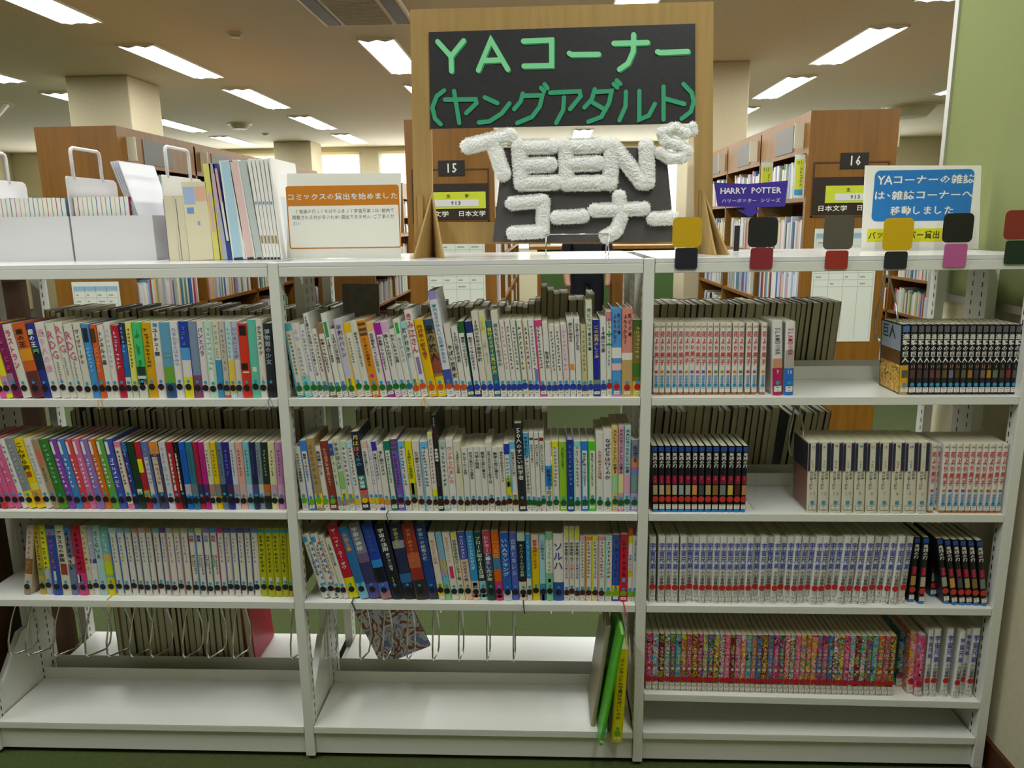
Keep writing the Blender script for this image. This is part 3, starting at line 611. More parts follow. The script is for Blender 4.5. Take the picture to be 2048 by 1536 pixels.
M1 = [(595, 648, W3, '見えにくい~', '50606a', {'b': [(.9, 1, '4aa0b0'), (.0, .05, '4aa0b0'), (.05, .9, '4a9cb0', 0, .16)], 'segs': [('~11', '50606a', .86, .3, .55, .6)]}), (610.5, 648, 'cccac4', '蜜と', '8a8098', {'segs': [('~2', 'b8b0c0', .95, .75, .55, .9), ('~8', '9088a0', .68, .25, .5, .7)], 'b': [(.0, .3, '7cc0b4')]}), (625.5, 650, 'd0ccc8', '~12', '7a80a8', {}), (639, 628, 'd2d0c8', '12歳の少女が見つけたお金のしくみ', '2c4050', {'f1': .97, 'f0': .26}),
 (649.5, 658, W2, '~11', '604840', {'st': 'T'}), (661.5, 647.6, '8c6c50', 'お金ってなんだろう?', BK, {'f1': .8, 'f0': .34, 'b': [(.07, .86, 'd0ccc0', .2, 1)]}), (675, 628, 'd2d0c8', '13歳からの地政学', '303c34', {'f1': .7, 'f0': .42, 'b': [(.72, .9, '2c9048', .25, .8)]}), (686.5, 659, W2, '10代の憲法な毎日', '2c2c30', {'f0': .5, 'st': 'T'}),
 (698.5, 640, 'b8b4c0', '平和のバトン', '5a5874', {'f0': .52, 'yl': 1}), (715, 647, W1, '14歳からの~', '3c3c34', {'b': [(.87, 1, 'd8b014'), (0, .87, 'd8b014', 0, .14)], 'segs': [('~9', '606054', .8, .46, .5, .55)]}), (730.5, 644, W1, '恋をするってどんなこと?', '24242c', {'f1': .86, 'f0': .4}), (745.5, 642, 'd08414', 'ニッポンの刑事たち', '4a2c10', {'f1': .78, 'f0': .4, 'b': [(.93, .97, '5a4430'), (.86, .9, '5a4430'), (.8, .84, '5a4430'), (.26, .3, 'b02878', .3, .7)]}),
 (761.5, 646, W2, '在日朝鮮人ってどんなひと?', '1c1c20', {'f1': .86, 'f0': .32, 'b': [(.88, 1, 'd8b078')]}), (777, 647, '9a1c94', '天皇制ってなんだろう?', '1c1c20', {'f1': .82, 'f0': .36, 'b': [(.08, .84, 'd2cec8', .2, 1)]}), (791, 645, W2, '国ってなんだろう?', '1c1c20', {'f1': .84, 'f0': .42, 'b': [(.86, 1, 'd0a0cc'), (0, .05, 'd0a0cc')]}), (804, 659, W2, 'わたしたちの世界', '2c2c34', {'f0': .5}), (817, 640, 'd0d0c4', 'もうひとつの~', '7c7c84', {'segs': [('もうひとつの', '7c8490', .78, .45, .5, .7)], 'b': [(.82, .96, '2c9c48', .25, .75)], 'st': 'T', 'yl': 0}),
 (830, 645, W2, '旅が好きだ', '4c4c54', {'b': [(.9, 1, '90c0c8'), (0, .9, '90c0c8', 0, .18)], 'f0': .5, 'st': 'O', 'yl': 1}), (843, 621, 'd4d2cc', 'きみ江さん', 'b82c50', {'f1': .97, 'f0': .5, 'k': .9, 'st': 'O', 'b': [(.26, .46, '8a7098', .3, .75)], 'rib': 'c89818'}), (858.5, 640, 'd8ac0c', '円周率の謎を追う', '8c1c10', {'st': 'O', 'f0': .48}), (876, 640, '8c7a4c', '星の旅人', '24241c', {'st': 'O', 'b': [(.3, .56, '8c4434'), (.86, 1, '304c60'), (0, .26, 'd8bc10')], 'f0': .46, 'k': .9}), (894.5, 583, 'd0ccd4', '時代をきりひらいた日本の女たち', '3c9098', {'f1': .88, 'f0': .32, 'st': 'O', 'b': [(.92, 1, '9488c0'), (.08, .26, '3c4ca0')], 'k': .62}),
 (911, 649, W1, 'やばい世界史', '1c1c20', {'f1': .72, 'f0': .26, 'k': .85, 'st': 'O'}), (924, 655, W2, '10代に語る平成史', '3c3c40', {'f0': .5, 'st': 'O'}), (937, 644, '1c5c2c', '歴史ってなんだろう?', '1c1c20', {'f1': .8, 'f0': .4, 'b': [(.08, .85, 'd2cec8', 0, .8)], 'st': 'B'}), (950, 644, '1c2c70', '宗教ってなんだろう?', '1c1c20', {'f1': .8, 'f0': .36, 'b': [(.08, .85, 'd2cec8', .12, 1)], 'st': 'B'}),
 (964, 624, W1, '10代のための座右の銘', '30302c', {'f1': .9, 'f0': .42, 'st': 'B'}), (977.5, 624, W3, '~3', 'a8a478', {'b': [(.74, .96, 'c8c878', .2, .9)], 'st': 'B'}), (990, 643, '2c6878', '自分のミライの見つけ方', 'd8d81c', {'f1': .92, 'f0': .3, 'k': .8, 'st': 'B'}), (1002.5, 623, 'cac8bc', '君たちはどう生きるか', '5c6064', {'f1': .86, 'f0': .36, 'st': 'B'}), (1016, 641, W2, '~10', 'd07c98', {'st': 'B'}), (1026, 641, W2, '~12', '3c3c40', {'st': 'B'}), (1036.5, 641, W2, '~12', '44443c', {'st': 'B'}), (1047, 641, W2, '~9', '3c3c40', {'st': 'B', 'b': [(0, 1, '4c8c48', 0, .1)]}),
 (1058.5, 641, W2, '~9', '44403c', {'st': 'B', 'b': [(0, 1, 'c8a040', 0, .1)]}), (1069.5, 640, 'd2d0ca', '~13', '50546c', {'st': 'B', 'b': [(.2, .36, '6474c4', .4, .95)]}), (1081, 641, W2, '~13', '4c4c4c', {'st': 'B', 'b': [(.92, 1, 'c83c78'), (0, 1, 'c83c78', 0, .2), (0, .03, 'c83c78')]}), (1095, 645, W2, '生きかた', '18181c', {'st': 'B', 'f1': .62, 'f0': .38, 'k': .9}), (1106, 651, W2, '~11', '3c3c44', {'st': 'B'}), (1117.5, 651, W2, '~12', '2c2c30', {'st': 'B'}), (1128.5, 648, 'd0c8c8', '~9', 'a0a0a8', {'st': 'B', 'b': [(.25, .96, 'd8bcc0', .3, 1)]}),
 (1141, 637, 'd0cec8', '歳から始める', '3c4044', {'st': 'B', 'f1': .95, 'f0': .7, 'b': [(.34, .42, 'd88c28', .2, .8)]}), (1154, 637, 'd0cec8', '世を乗り越える護身術', '4c5058', {'st': 'B', 'f1': .94, 'f0': .6}), (1165, 650, 'bcb488', '~9', '787050', {'st': 'B'}), (1176, 601, 'ccceb4', '死について考える本', '2c4858', {'st': 'B', 'f1': .92, 'f0': .48}), (1188, 640, '1c2890', 'この世界のしくみ', 'd8b820', {'st': 'B', 'f1': .93, 'f0': .5, 'k': .8, 'b': [(.16, .22, '8c8440')]}), (1201, 634, 'd2d0cc', '14歳の教室', '3c4048', {'st': 'B', 'f1': .88, 'f0': .56}), (1214, 622, 'ccd0c0', '~12', '4c7058', {'st': 'R', 'b': [(.88, .99, 'c87888'), (.72, .74, '2c8850'), (.6, .62, '2c8850')]}),
 (1224, 617, '4a8ec8', '新どの本よもうかな?', '4c2438', {'st': 'R', 'segs': [('新どの本', '4c2438', .95, .68, .76, .42), ('よもうかな?', '4c2438', .94, .6, .32, .42)], 'b': [(.44, .56, 'd8d4d0'), (.3, .38, 'd8b4b8'), (0, .03, 'b080b8')], 'hard': True}), (1243.5, 617, 'cc8474', '新どの本よもうかな?', '5c2438', {'st': 'R', 'segs': [('新どの本', '5c2438', .95, .68, .76, .42), ('よもうかな?', '5c2438', .94, .6, .32, .42)], 'b': [(.42, .5, 'd8d4cc'), (0, .42, 'b8985c')], 'hard': True}), (1265, 640, '76682c', '世界を変えた~', 'a8a468', {'st': 'R', 'segs': [('~8', 'a8a468', .92, .5, .5, .8)], 'b': [(.86, 1, '3c5c24'), (.26, .44, '3c6c24'), (0, .2, 'c8b020')]})]
novel_row('M1', M1, 1284, [(595, .203), (745, .216), (844, .21), (895, .19), (964, .134), (1003, .13), (1082, .085), (1141, .05), (1188, .015), (1270, -.01)], ZS['1'], .014, 'middle bay', 'top shelf', sticker='G')
def C5(x, y, c, b=()): return (x, y, c, '~6', 'ffffff' if False else 'b0a8b0', {'b': list(b), 'f1': .88, 'f0': .45})
def series(x, c): return (x, 880, c, '~7', 'e0d8e0', {'b': [(.79, .97, 'd8d4cc', .18, .52)], 'f1': .74, 'f0': .3})
def anime(x, c, art, tc='404850'): return (x, 885, c, '~8', tc, {'b': [(.2, .38, art)], 'f1': .9, 'f0': .5, 'k': .55})
L2 = [(0, 880, '20242c', '', BK), (3, 880, 'c85078', '~4', 'e8a0b8', {'b': [(0, .08, 'c02c28')]}), (16, 880, 'c85884', '~4', 'e8a0b8'), (30, 880, 'c85884', '~5', 'e8a8c0'), (45, 880, 'd0ccc8', '~7', '686878'), (57, 879, '808488', '~9', 'a4acb0', {'b': [(0, .25, 'd8c010')]}), (73.6, 879, 'd8bc08', 'こんぴら狗', '20241c', {'f1': .95, 'f0': .55, 'k': .85, 'b': [(.06, .26, 'd89020'), (.26, .36, 'd0c850'), (.45, .53, 'a04c18', .2, .8)]}), (91.5, 879, 'ccc8bc', '~10', 'a0a4b4', {}), (107, 880, '9c8460', '', BK, {'b': [(.64, .86, 'c86450', .15, .85)], 'segs': [('~6', '302818', .6, .4, .5, .6)]}), (120, 880, '2c7428', '~9', '90b890', {'b': [(0, .1, '488c20'), (.1, .16, '7c6848')]}),
 series(138.5, '7c3c9c'), series(152.8, '3878b8'), series(167.6, 'c84448'), series(180.6, 'cc6494'), series(195.5, '8868b0'), series(210.4, 'c86818'), series(225, '5c9838'), series(240, '3c4ca8'),
 (256.8, 885, 'cc7894', '~9', '383840', {'b': [(.08, .92, 'ccc8b4', .2, 1)], 'f1': .88, 'f0': .35}), (269.8, 885, '22387c', '~3', '8098c8', {'b': [(.86, 1, '2c6c9c')]}), (280, 885, '183820', '', BK, {'b': [(.22, .3, 'c8c8a8', .2, .9)]}), (294, 885, 'a81c2c', '', BK, {'b': [(.55, .75, 'd0d010', .1, .9), (.16, .28, 'b89838')]}), (306, 885, '5068a0', '~8', '8c88a0', {'b': [(.2, .78, 'c8c0b8', .2, .75)]}), (320.5, 885, '3c3c64', '~8', 'a08070', {'b': [(.82, 1, 'd08430'), (.25, .78, 'c8b89c', .2, .75)]}), (339, 885, 'c0c0c8', '~9', '9c9cb4'), (352.7, 885, 'a81424', '~9', '604040', {'b': [(.28, .84, 'd8d0c0', .3, .6)]}), (365.6, 885, '181418', '~9', '504048', {'b': [(.28, .84, 'd8d0c0', .25, .55)]}),
 anime(376, '1058b8', 'b0a4b4'), anime(388.6, '286c80', '60707c'), anime(401.6, 'a41838', '3c3058'), anime(412.8, 'b01880', '502868'), anime(424, 'c8c4a8', 'a87868'), anime(434.4, 'd0b000', '80786c'), anime(447.4, '587088', '242c50'), anime(458.5, '242078', '3c2c4c', '8080b0'), anime(471.5, 'bcc0c8', 'a890a0'), anime(482.6, 'd4988c', 'c0a498'), anime(496.9, '74b0bc', 'a8b4cc'), anime(509.9, '18204c', '444478', '505888'), anime(520.4, '74848c', 'b4bcb0'), anime(531.5, '1c2c2c', 'b86418', 'a8b050'), anime(544.5, 'ccc898', 'b894a8'), anime(558, 'c080b8', 'c8a0b8')]
novel_row('L2', L2, 571, [(0, .38), (73, .354), (138, .313), (240, .257), (257, .24), (339, .185), (389, .153), (434, .134), (558, .075)], ZS['2'], .016, 'left bay', 'second shelf')
M2 = [(605, 894, W2, 'ものがたり日本音楽史', '34343c', {'f1': .9, 'f0': .45, 'st': 'L'}), (618.5, 882, '3c78c8', '音楽ってなんだろう?', '18181c', {'st': 'L', 'f1': .82, 'f0': .42, 'b': [(.05, .85, 'd0ccc8', .2, .85)]}), (633.5, 878, 'a08858', '~7', '80683c', {'st': 'L', 'yl': 1}), (649, 893, W2, '美術館へ行こう', '28282c', {'st': 'L', 'f0': .55}), (661, 883, '7c3428', 'なんで洞窟に壁画を描いたの?', 'd8a890', {'st': 'L', 'f1': .9, 'f0': .36}), (678, 884, 'bcc8b0', '~6', '80886c', {'st': 'A', 'b': [(.8, .97, '1c48a8', .1, .9)]}), (688, 878, 'c4c8b8', '千年の田んぼ', '44484c', {'st': 'A', 'f1': .95, 'f0': .58, 'b': [(.3, .55, '8cb068')], 'yl': 1}), (699.5, 884, W2, '~9', '50545c', {'st': 'A', 'b': [(.9, 1, 'a8c8a8'), (0, .9, 'a8d0c0', 0, .15)], 'yl': 1}), (713, 884, W2, '~12', '50545c', {'st': 'Y', 'b': [(.9, 1, 'a8c8d0'), (0, .9, '98c4d8', 0, .15)]}),
 (725.5, 864, '18243c', '月はぼくらの宇宙港', 'd8b430', {'st': 'Y', 'segs': [('月は', 'd8b430', .96, .82, .5, .85), ('ぼく', 'c87070', .82, .68, .5, .85), ('らの', '48a0d0', .68, .56, .5, .85), ('宇宙港', 'e4e4e0', .44, .28, .5, .85)], 'b': [(.28, .45, '187868'), (.1, .26, 'c85840')]}), (741, 883, W2, '宇宙を仕事にしよう!', '383c40', {'st': 'Y', 'f1': .86, 'f0': .5, 'b': [(.9, 1, 'ccb0a4')]}), (753.5, 880, 'd0ccd4', '~10', '9888b8', {'st': 'Y'}), (761.5, 884, W2, '日本のエネルギー', '28282c', {'st': 'N', 'f1': .84, 'f0': .45, 'b': [(.87, 1, '3428a0'), (0, .05, '3428a0')]}), (771, 893, W2, '不便益のススメ', '303034', {'st': 'N', 'f0': .55, 'rib': '303840'}),
 (784, 883, '107058', '食べるってどんなこと?', '18181c', {'st': 'M', 'f1': .84, 'f0': .4, 'b': [(.06, .87, 'd0ccc4', .2, .85)]}), (797.5, 879, '7850a8', '~11', '2c2440', {'st': 'M', 'b': [(.9, .94, '4c4c60'), (.84, .88, '4c4c60'), (.96, 1, '4c4c60')], 'f1': .8, 'f0': .32}), (812, 883, W2, '~12', '40444c', {'st': 'M', 'b': [(.9, 1, '64acd4'), (0, .9, '64acd4', 0, .2)]}), (825, 883, 'd2d000', '14歳からの精神医学', '58600c', {'st': 'M', 'f1': .88, 'f0': .46, 'b': [(0, .4, 'd0ccb0'), (.12, .4, 'd4d000')]}), (838.5, 883, 'd0c8c0', '心の病気ってなんだろう?', '202428', {'st': 'M', 'f1': .86, 'f0': .35}), (853, 884, W2, '~12', '484c54', {'st': 'M', 'b': [(.9, 1, '6cacd8'), (0, .9, '6cacd8', 0, .2)]}), (868.5, 867, W2, '~12', '90404c', {'st': 'M', 'b': [(.97, 1, 'd0d010'), (.08, .28, 'd0d010')]}), (878.5, 831, '181820', '身体詩抄', 'e0e0dc', {'st': 'M', 'segs': [('~5', 'c0c0c0', .98, .88, .5, .6), ('~7', '8c1c2c', .86, .68, .5, .7), ('骨格標本', 'e0e0dc', .66, .52, .5, .85), ('~12', '60646c', .5, .26, .5, .5)]}), (888, 883, 'c8ccc0', '~9', '485050', {'st': 'M', 'b': [(.0, .04, '9cb0ac'), (.9, 1, '9cb4ac')]}),
 (902, 878, 'd4d0d4', 'ウンチとれました', 'd86828', {'st': 'M', 'f1': .9, 'f0': .38, 'k': .88}), (916, 883, 'ccc8b0', '14歳からの宇宙論', '343834', {'st': 'M', 'f1': .86, 'f0': .55}), (930.5, 896, W2, 'めんそーれー化学', '303438', {'st': 'M', 'f0': .58}), (943, 895, W2, '魔法の数だけの宝箱学', '282c30', {'st': 'M', 'f0': .5}), (955, 894, W2, '力学の発見', '282c30', {'st': 'M', 'f0': .66, 'k': .8}), (967, 894, W2, '数学と恋に落ちて', '282c30', {'st': 'M', 'f0': .5}), (979, 885, 'd0ccc4', '世界の見方が変わる数学入門', '404448', {'st': 'M', 'f1': .88, 'f0': .4}), (991.5, 895, W2, '数学と恋に落ちて', '282c38', {'st': 'M', 'f0': .5}), (1004.5, 894, W2, '理系女子的生き方のススメ', '30302c', {'st': 'M', 'f0': .46}), (1015.5, 887, 'ccccc4', '~9', '54585c', {'st': 'M', 'b': [(.84, .99, '2038a0'), (.2, .44, 'c0c028', .0, 1), (.36, .5, '90b848')], 'f1': .8}), (1026.5, 884, W2, '科学者になりたい君へ', '484c50', {'st': 'M', 'f1': .86, 'f0': .5, 'b': [(.9, 1, '64acd4'), (.3, .9, '64b0d8', 0, .2)], 'yl': 1}),
 (1039, 847, '24242c', '50人のすごい科学者', 'c8c8c0', {'st': 'M', 'f1': .95, 'f0': .36, 'k': .8}), (1054, 866, W2, '中学受験にチャレンジするきみへ', '303438', {'st': 'D', 'f1': .96, 'f0': .22, 'b': [(.7, 1, '48a4dc')]}), (1065, 866, W2, 'きまりって何?', '2c3034', {'st': 'D', 'f1': .86, 'f0': .62, 'b': [(.91, .94, '1c5444', .1, .9)]}), (1074.5, 866, W2, '大人になるって何?', '2c3034', {'st': 'D', 'f1': .86, 'f0': .58, 'b': [(.91, .93, '2c5444', .1, .9)]}), (1083.5, 866, W2, '大切にしたいものは何?', '2c3034', {'st': 'D', 'f1': .86, 'f0': .5, 'b': [(.9, .94, '781c28', .1, .9)]}), (1093.5, 884, 'd0d0cc', '勉強法カタログ', '1c2c4c', {'st': 'D', 'f1': .62, 'f0': .18, 'k': .8, 'b': [(.36, .66, '2c88d4', .0, 1)]}), (1106.5, 883, W2, '~11', '707058', {'st': 'D', 'b': [(.92, 1, 'd4d010'), (0, .92, 'd4d010', 0, .15)]}), (1120, 884, '88b42c', 'SURVIVE!', '2c5820', {'st': 'D', 'f1': .92, 'f0': .62, 'k': .55}),
 (1135.5, 880, '18348c', '~9', '6c88c8', {'st': 'D', 'hard': True}), (1149, 883, W2, '~12', '686c58', {'st': 'D', 'b': [(.92, 1, '84c8c4'), (0, .92, '90ccc8', 0, .15)]}), (1163, 883, '2474c8', '性の多様性ってなんだろう?', '14181c', {'st': 'D', 'f1': .84, 'f0': .36, 'b': [(.14, .87, 'ccd0d4', .2, .85)]}), (1177.5, 883, '50b828', '生まれてくるってどんなこと?', '14181c', {'st': 'D', 'f1': .84, 'f0': .36, 'b': [(.14, .87, 'd0d0c4', .2, .85)]}), (1193, 865, 'd0cec8', '人生の歩きかた図鑑', 'b45c5c', {'st': 'D', 'f1': .78, 'f0': .42, 'k': .6}), (1207.5, 860, 'd2d0cc', 'なぜ僕らは働くのか', '202428', {'st': 'D', 'f1': .9, 'f0': .4, 'k': .8}),
 (1224.5, 854, 'd8b868', '大人になったらしたい仕事3', '34342c', {'st': 'D', 'f1': .97, 'f0': .46, 'b': [(.22, .44, '90c898')]}), (1236, 853, 'c894b0', '大人になったらしたい仕事2', '34283c', {'st': 'D', 'f1': .97, 'f0': .46, 'b': [(.22, .44, 'd0cc90')]}), (1247.5, 853, 'a4c4c8', '大人になったらしたい仕事', '2c3438', {'st': 'D', 'f1': .97, 'f0': .46, 'b': [(.22, .44, 'd498b4')]}), (1260, 880, '787c94', '生きる', '24283c', {'st': 'D', 'f1': .93, 'f0': .68, 'k': .7, 'b': [(.62, .75, 'b88058'), (.58, .62, 'b05c98'), (.5, .58, '6484b0'), (.28, .5, '70908c'), (0, .26, 'a898c8')]})]
novel_row('M2', M2, 1277, [(605, .15), (661, .17), (725, .16), (827, .125), (878, .09), (943, .07), (1039, .065), (1122, .02), (1225, 0), (1260, -.02)], ZS['2'], .012, 'middle bay', 'second shelf')
def ws(x, edge, top, tc='70747c', n='~7', extra=None):
    return (x, 1056, 'ccc8bc', n, tc, {'b': [(.93, 1, top), (.04, .93, edge, 0, .16)], 'f1': .88, 'f0': .5, 'k': .5, **(extra or {})})
TRIO = lambda a, c: {'segs': [(a, c, .9, .8, .55, .7), ('~9', '28282c', .62, .33, .68, .55), ('~6', '28282c', .62, .44, .36, .5)]}
L3 = [(47, 1051, 'c0b098', '~8', '9c7c98', {'xr': 62, 'b': [(.3, .52, '8c5824'), (0, .1, '90806c')]}), (80.4, 1051, 'b09838', '~9', '584818', {'b': [(.28, .42, '7c8c4c', .2, .9)]}), (93.6, 1051, 'd0cc28', '~8', '3c3c14', {'b': [(0, .38, 'a8a8b4')]}), (106.4, 1051, '2c4898', '~6', 'b84864', {'b': [(.86, .95, '6888b0'), (.1, .35, 'c8c0c0', .35, .6)]}), (125.7, 1051, 'c8c4b0', 'アラスカの家族', '28282c', {'f1': .93, 'f0': .48, 'b': [(.3, .46, '8c3830', .2, .9)]}), (143.4, 1051, '646878', '~7', '1c1c28', {'b': [(.88, 1, '3c78b8'), (.45, .55, 'b0ac9c'), (0, .4, '6c7094')]}), (159, 1051, 'b41440', '~7', '281018', {'f0': .35, 'b': [(0, .32, 'bc3c7c'), (.18, .3, 'd8d0cc', .1, .45)]}), (177.8, 1051, 'c8c0a4', '~8', '8c9850', {'b': [(.5, .54, 'a0303c', .3, .7)]}), (189.4, 1051, 'a4a4b8', '~2', 'c4c4cc', {'b': [(.46, .52, '3c4c74'), (0, .46, 'ccc8c8')]}), (202, 1051, 'a0c4c0', 'さくらいろ', '384c58', {'f0': .52}), (216, 1053, '70acac', '~4', 'a8ccc8', {'b': [(.3, .5, 'b8c820'), (.5, .6, 'c8a468'), (0, .26, 'd4bc10')], 'f1': .92, 'f0': .62, 'rib': 'c89828'}),
 ws(234.4, '2c68a0', 'a8bcb4'), ws(249.3, '2c68a0', '84a0c0'), ws(264.3, '3c3c88', '84a0c0'), ws(278.7, '4c2c60', 'b48c7c'), ws(291.4, '5c4c80', 'b48c90'), ws(305.2, '244c8c', 'b0846c'), ws(318.5, '5c2c40', '74a4c0'), ws(332.9, '2c3c88', '5c3c90'), ws(345, '985c80', '9c98a4'), ws(358.4, '7c5c90', 'a8a878'), ws(372.2, '985c78', 'a0a890'), ws(387.7, '5c3048', '6c98a8', extra=TRIO('白夜', 'a03c70')), ws(401.5, '2c7cb8', 'b4bc80', extra=TRIO('蒼夏', '3c3c88')), ws(415.9, '3c3878', '8874a8', extra=TRIO('白昼', '6080b0')),
 ws(430, '3c6c70', '3888c0', extra=TRIO('栄冠', 'b83c68')), ws(444, '8c2c70', 'b03c80'), ws(457.2, '7c4898', '5c5c98'), ws(470.2, '5c5c98', '5c6098'), ws(482.6, '2c3c6c', '4c5490'), ws(496, '4c2c60', '5c6494'), ws(509, '3c4080', '6478a8'),
 ] + [(x, 1056, 'a8a818', 'TENKIの卵', '34380c', {'b': [(.93, .985, '2890b8', .15, .9), (.17, .29, 'c4c8b0', .25, .65)], 'f1': .9, 'f0': .38, 'k': .5, 'segs': [('~9', '34380c', .9, .36, .45, .75)]}) for x in (522.3, 537.3, 551, 565.5)] + [(579.3, 1056, 'a8a818', '', BK, {'b': [(.93, .985, '2890b8', .2, 1)]})]
novel_row('L3', L3, 586.5, [(47, -.04), (63, -.03), (80, .123), (159, .15), (249, .148), (372, .11), (457, .093), (522, .068), (579, .055)], ZS['3'], .026, 'left bay', 'third shelf')
AIR = lambda c1, c2: [(.02+.09*k, .06+.09*k, c1 if k % 2 else c2, .78, 1.0) for k in range(10)]
M3 = [(645, 1070, W2, 'サイモンVS人類平等化計画', '384c6c', {'f1': .84, 'f0': .36, 'k': .42, 'b': AIR('2c68b0', '2c7cc0')+[(.88, .96, '3898d0', .1, .65)]}), (661, 1070, W2, '~9', '4c505c', {'f1': .84, 'f0': .4, 'b': AIR('b02c40', '2c7cc0')+[(.88, .96, '3898d0', .1, .65)]}), (676.7, 1072, W1, '~11', '84886c', {}), (687, 1079, W1, '15歳 ぬけがらの夏', '2c2c30', {'f1': .92, 'f0': .56}), (699, 1052, 'ae1430', 'ザ・ヘイト・ユー・ギヴ', 'e8e0d8', {'f1': .95, 'f0': .4, 'k': .78, 'b': [(0, .28, 'd0c810')], 'rib': '303844'}), (720, 1056, '2868a4', '水深五尋', 'd89838', {'f1': .92, 'f0': .66, 'k': .6, 'b': [(0, .22, '78b0cc')]}), (739, 1049, '74788c', '宇宙の神秘', 'd8d8e0', {'f1': .95, 'f0': .64, 'b': [(.48, .6, '6c5478'), (.2, .48, '343460'), (0, .2, '504c90')], 'hard': True}), (763, 1049, '1c3ca4', '宇宙の生命', '3c5880', {'f1': .92, 'f0': .62, 'b': [(.42, .52, '2c80c8'), (.22, .42, '101420'), (.1, .22, '4c5cb8'), (0, .1, '9c6c74')], 'hard': True}), (784.6, 1051, '181c28', '宇宙の法則', 'd8d8d4', {'f1': .95, 'f0': .64, 'hard': True, 'segs': [('宇宙の法則', 'd8d8d4', .95, .64, .5, .6), ('解けない暗号', 'b8b8ac', .62, .38, .6, .5), ('~6', 'b8a848', .3, .14, .5, .8)]}), (809, 1050, '242c4c', '宇宙の誕生', 'b8b858', {'f1': .95, 'f0': .7, 'b': [(.68, .78, '8c8c9c'), (.22, .34, '2c6494'), (0, .14, '14181c')], 'hard': True}), (832.7, 1050, '8c2c28', '宇宙に秘められた謎', 'c07840', {'f1': .94, 'f0': .5, 'b': [(.42, .62, 'b0583c'), (0, .26, '302824')], 'hard': True}), (857, 1050, '183c80', '宇宙への秘密の鍵', 'b0b898', {'f1': .95, 'f0': .52, 'k': .5, 'b': [(0, .08, '303840')], 'hard': True}),
 (878.4, 1067, 'ccc4b8', '飛ぶための百歩', 'c88878', {'f1': .9, 'f0': .54, 'yl': 1}), (891.5, 1067, '68b0cc', 'ゆらぎの森の迷路', 'c888b0', {'f1': .93, 'f0': .36, 'b': [(0, .25, '84b878'), (.4, .6, 'a8b458')]}), (904, 1066, 'd0ccc0', 'まほろばトリップ', 'd08c90', {'f1': .94, 'f0': .56, 'b': [(.32, .5, 'c03058', .3, .8)]}), (919, 1066, 'ccc8ac', '日向丘中学校カウンセラー室', '343438', {'f1': .9, 'f0': .3, 'b': [(.94, 1, 'd4cc10', .3, 1)]}), (931, 1065, '444ca0', 'フェリックスとゼルダ', 'e0e0e0', {'f1': .95, 'f0': .62, 'segs': [('フェリックスと', 'd8dce0', .95, .62, .5, .75), ('ゼルダその後', '3c4ca0', .58, .28, .5, .7)], 'b': [(0, .6, 'd4b490')]}), (946.7, 1065, '2c88c0', 'フェリックスとゼルダ', 'e0ecf0', {'f1': .95, 'f0': .45, 'b': [(0, .28, 'd4b498'), (.18, .26, '2c2c54', .2, .8), (.04, .08, '141414')]}), (961.5, 1065, '1c4444', 'ブロード街の12日間', 'd8d4b4', {'f1': .94, 'f0': .32, 'b': [(0, .28, '88bcc0'), (.04, .08, '141414')]}), (976, 1063, 'ac3c54', 'ヒトラーと暮らした少年', 'e4dcd0', {'f1': .94, 'f0': .28, 'b': [(.4, .68, '3c4c70'), (0, .4, '204038')]}), (992.3, 1063, 'c85c10', '一〇五度', 'e8a040', {'f1': .88, 'f0': .62, 'k': .9, 'b': [(.46, .62, '3c78a0'), (0, .28, 'c02870'), (.04, .08, '141414')]}),
 (1007.6, 1066, '2858a8', 'いい人ランキング', 'b8d4e0', {'f1': .92, 'f0': .36, 'b': [(0, .14, 'b8c0c4')]}), (1025.2, 1066, '4c5cb0', '世界とキレル', 'a4b4d8', {'f1': .92, 'f0': .36}), (1039.5, 1066, '182428', 'キノハーウィル山の伝説', 'b8c4bc', {'f1': .84, 'f0': .36, 'b': [(.88, 1, 'a8c0b8'), (0, .28, 'c8bc98'), (.05, .09, '141414')], 'rib': '203028'}), (1055.2, 1069, '2c88c8', '~7', '80c0dc', {'b': [(0, .34, 'ccc8c0')]}), (1064.5, 1070, 'd4b808', '部長会議はじめます', 'b82c34', {'f1': .93, 'f0': .48, 'b': [(.8, 1, 'd4b8a8')]}), (1080.8, 1070, '98c0cc', 'この空の下で', '40546c', {'f1': .92, 'f0': .62, 'b': [(0, .26, '3c7cb8'), (0, .1, 'a8bccc')]}), (1093.3, 1066, 'ccd0c0', '~9', '98a498', {'b': [(.9, 1, '70b48c'), (0, .42, '70b48c'), (.28, .33, 'd0883c', .3, .7)]}), (1107, 1068, 'd4d2cc', 'ソルハ', '3c4088', {'f1': .88, 'f0': .46, 'k': .95, 'b': [(0, .28, '2c4c98')], 'hard': True})]
M3 += [(x, 1052, 'd0ccc4', '中学英語で話そう日本の文化', '28282c', {'f1': .78, 'f0': .3, 'k': .7, 'st': 'M', 'b': [(.82, .97, 'c8c830', .3, .85)], 'segs': [('中学英語', '24242c', .79, .62, .5, .75), ('で話そう', '3c3c40', .62, .5, .5, .6), ('日本の文化', c, .5, .3, .5, .7)]}) for x, c in ((1128.4, '9c5cb0'), (1138.6, 'c86848'), (1149.4, '5868b8'))]
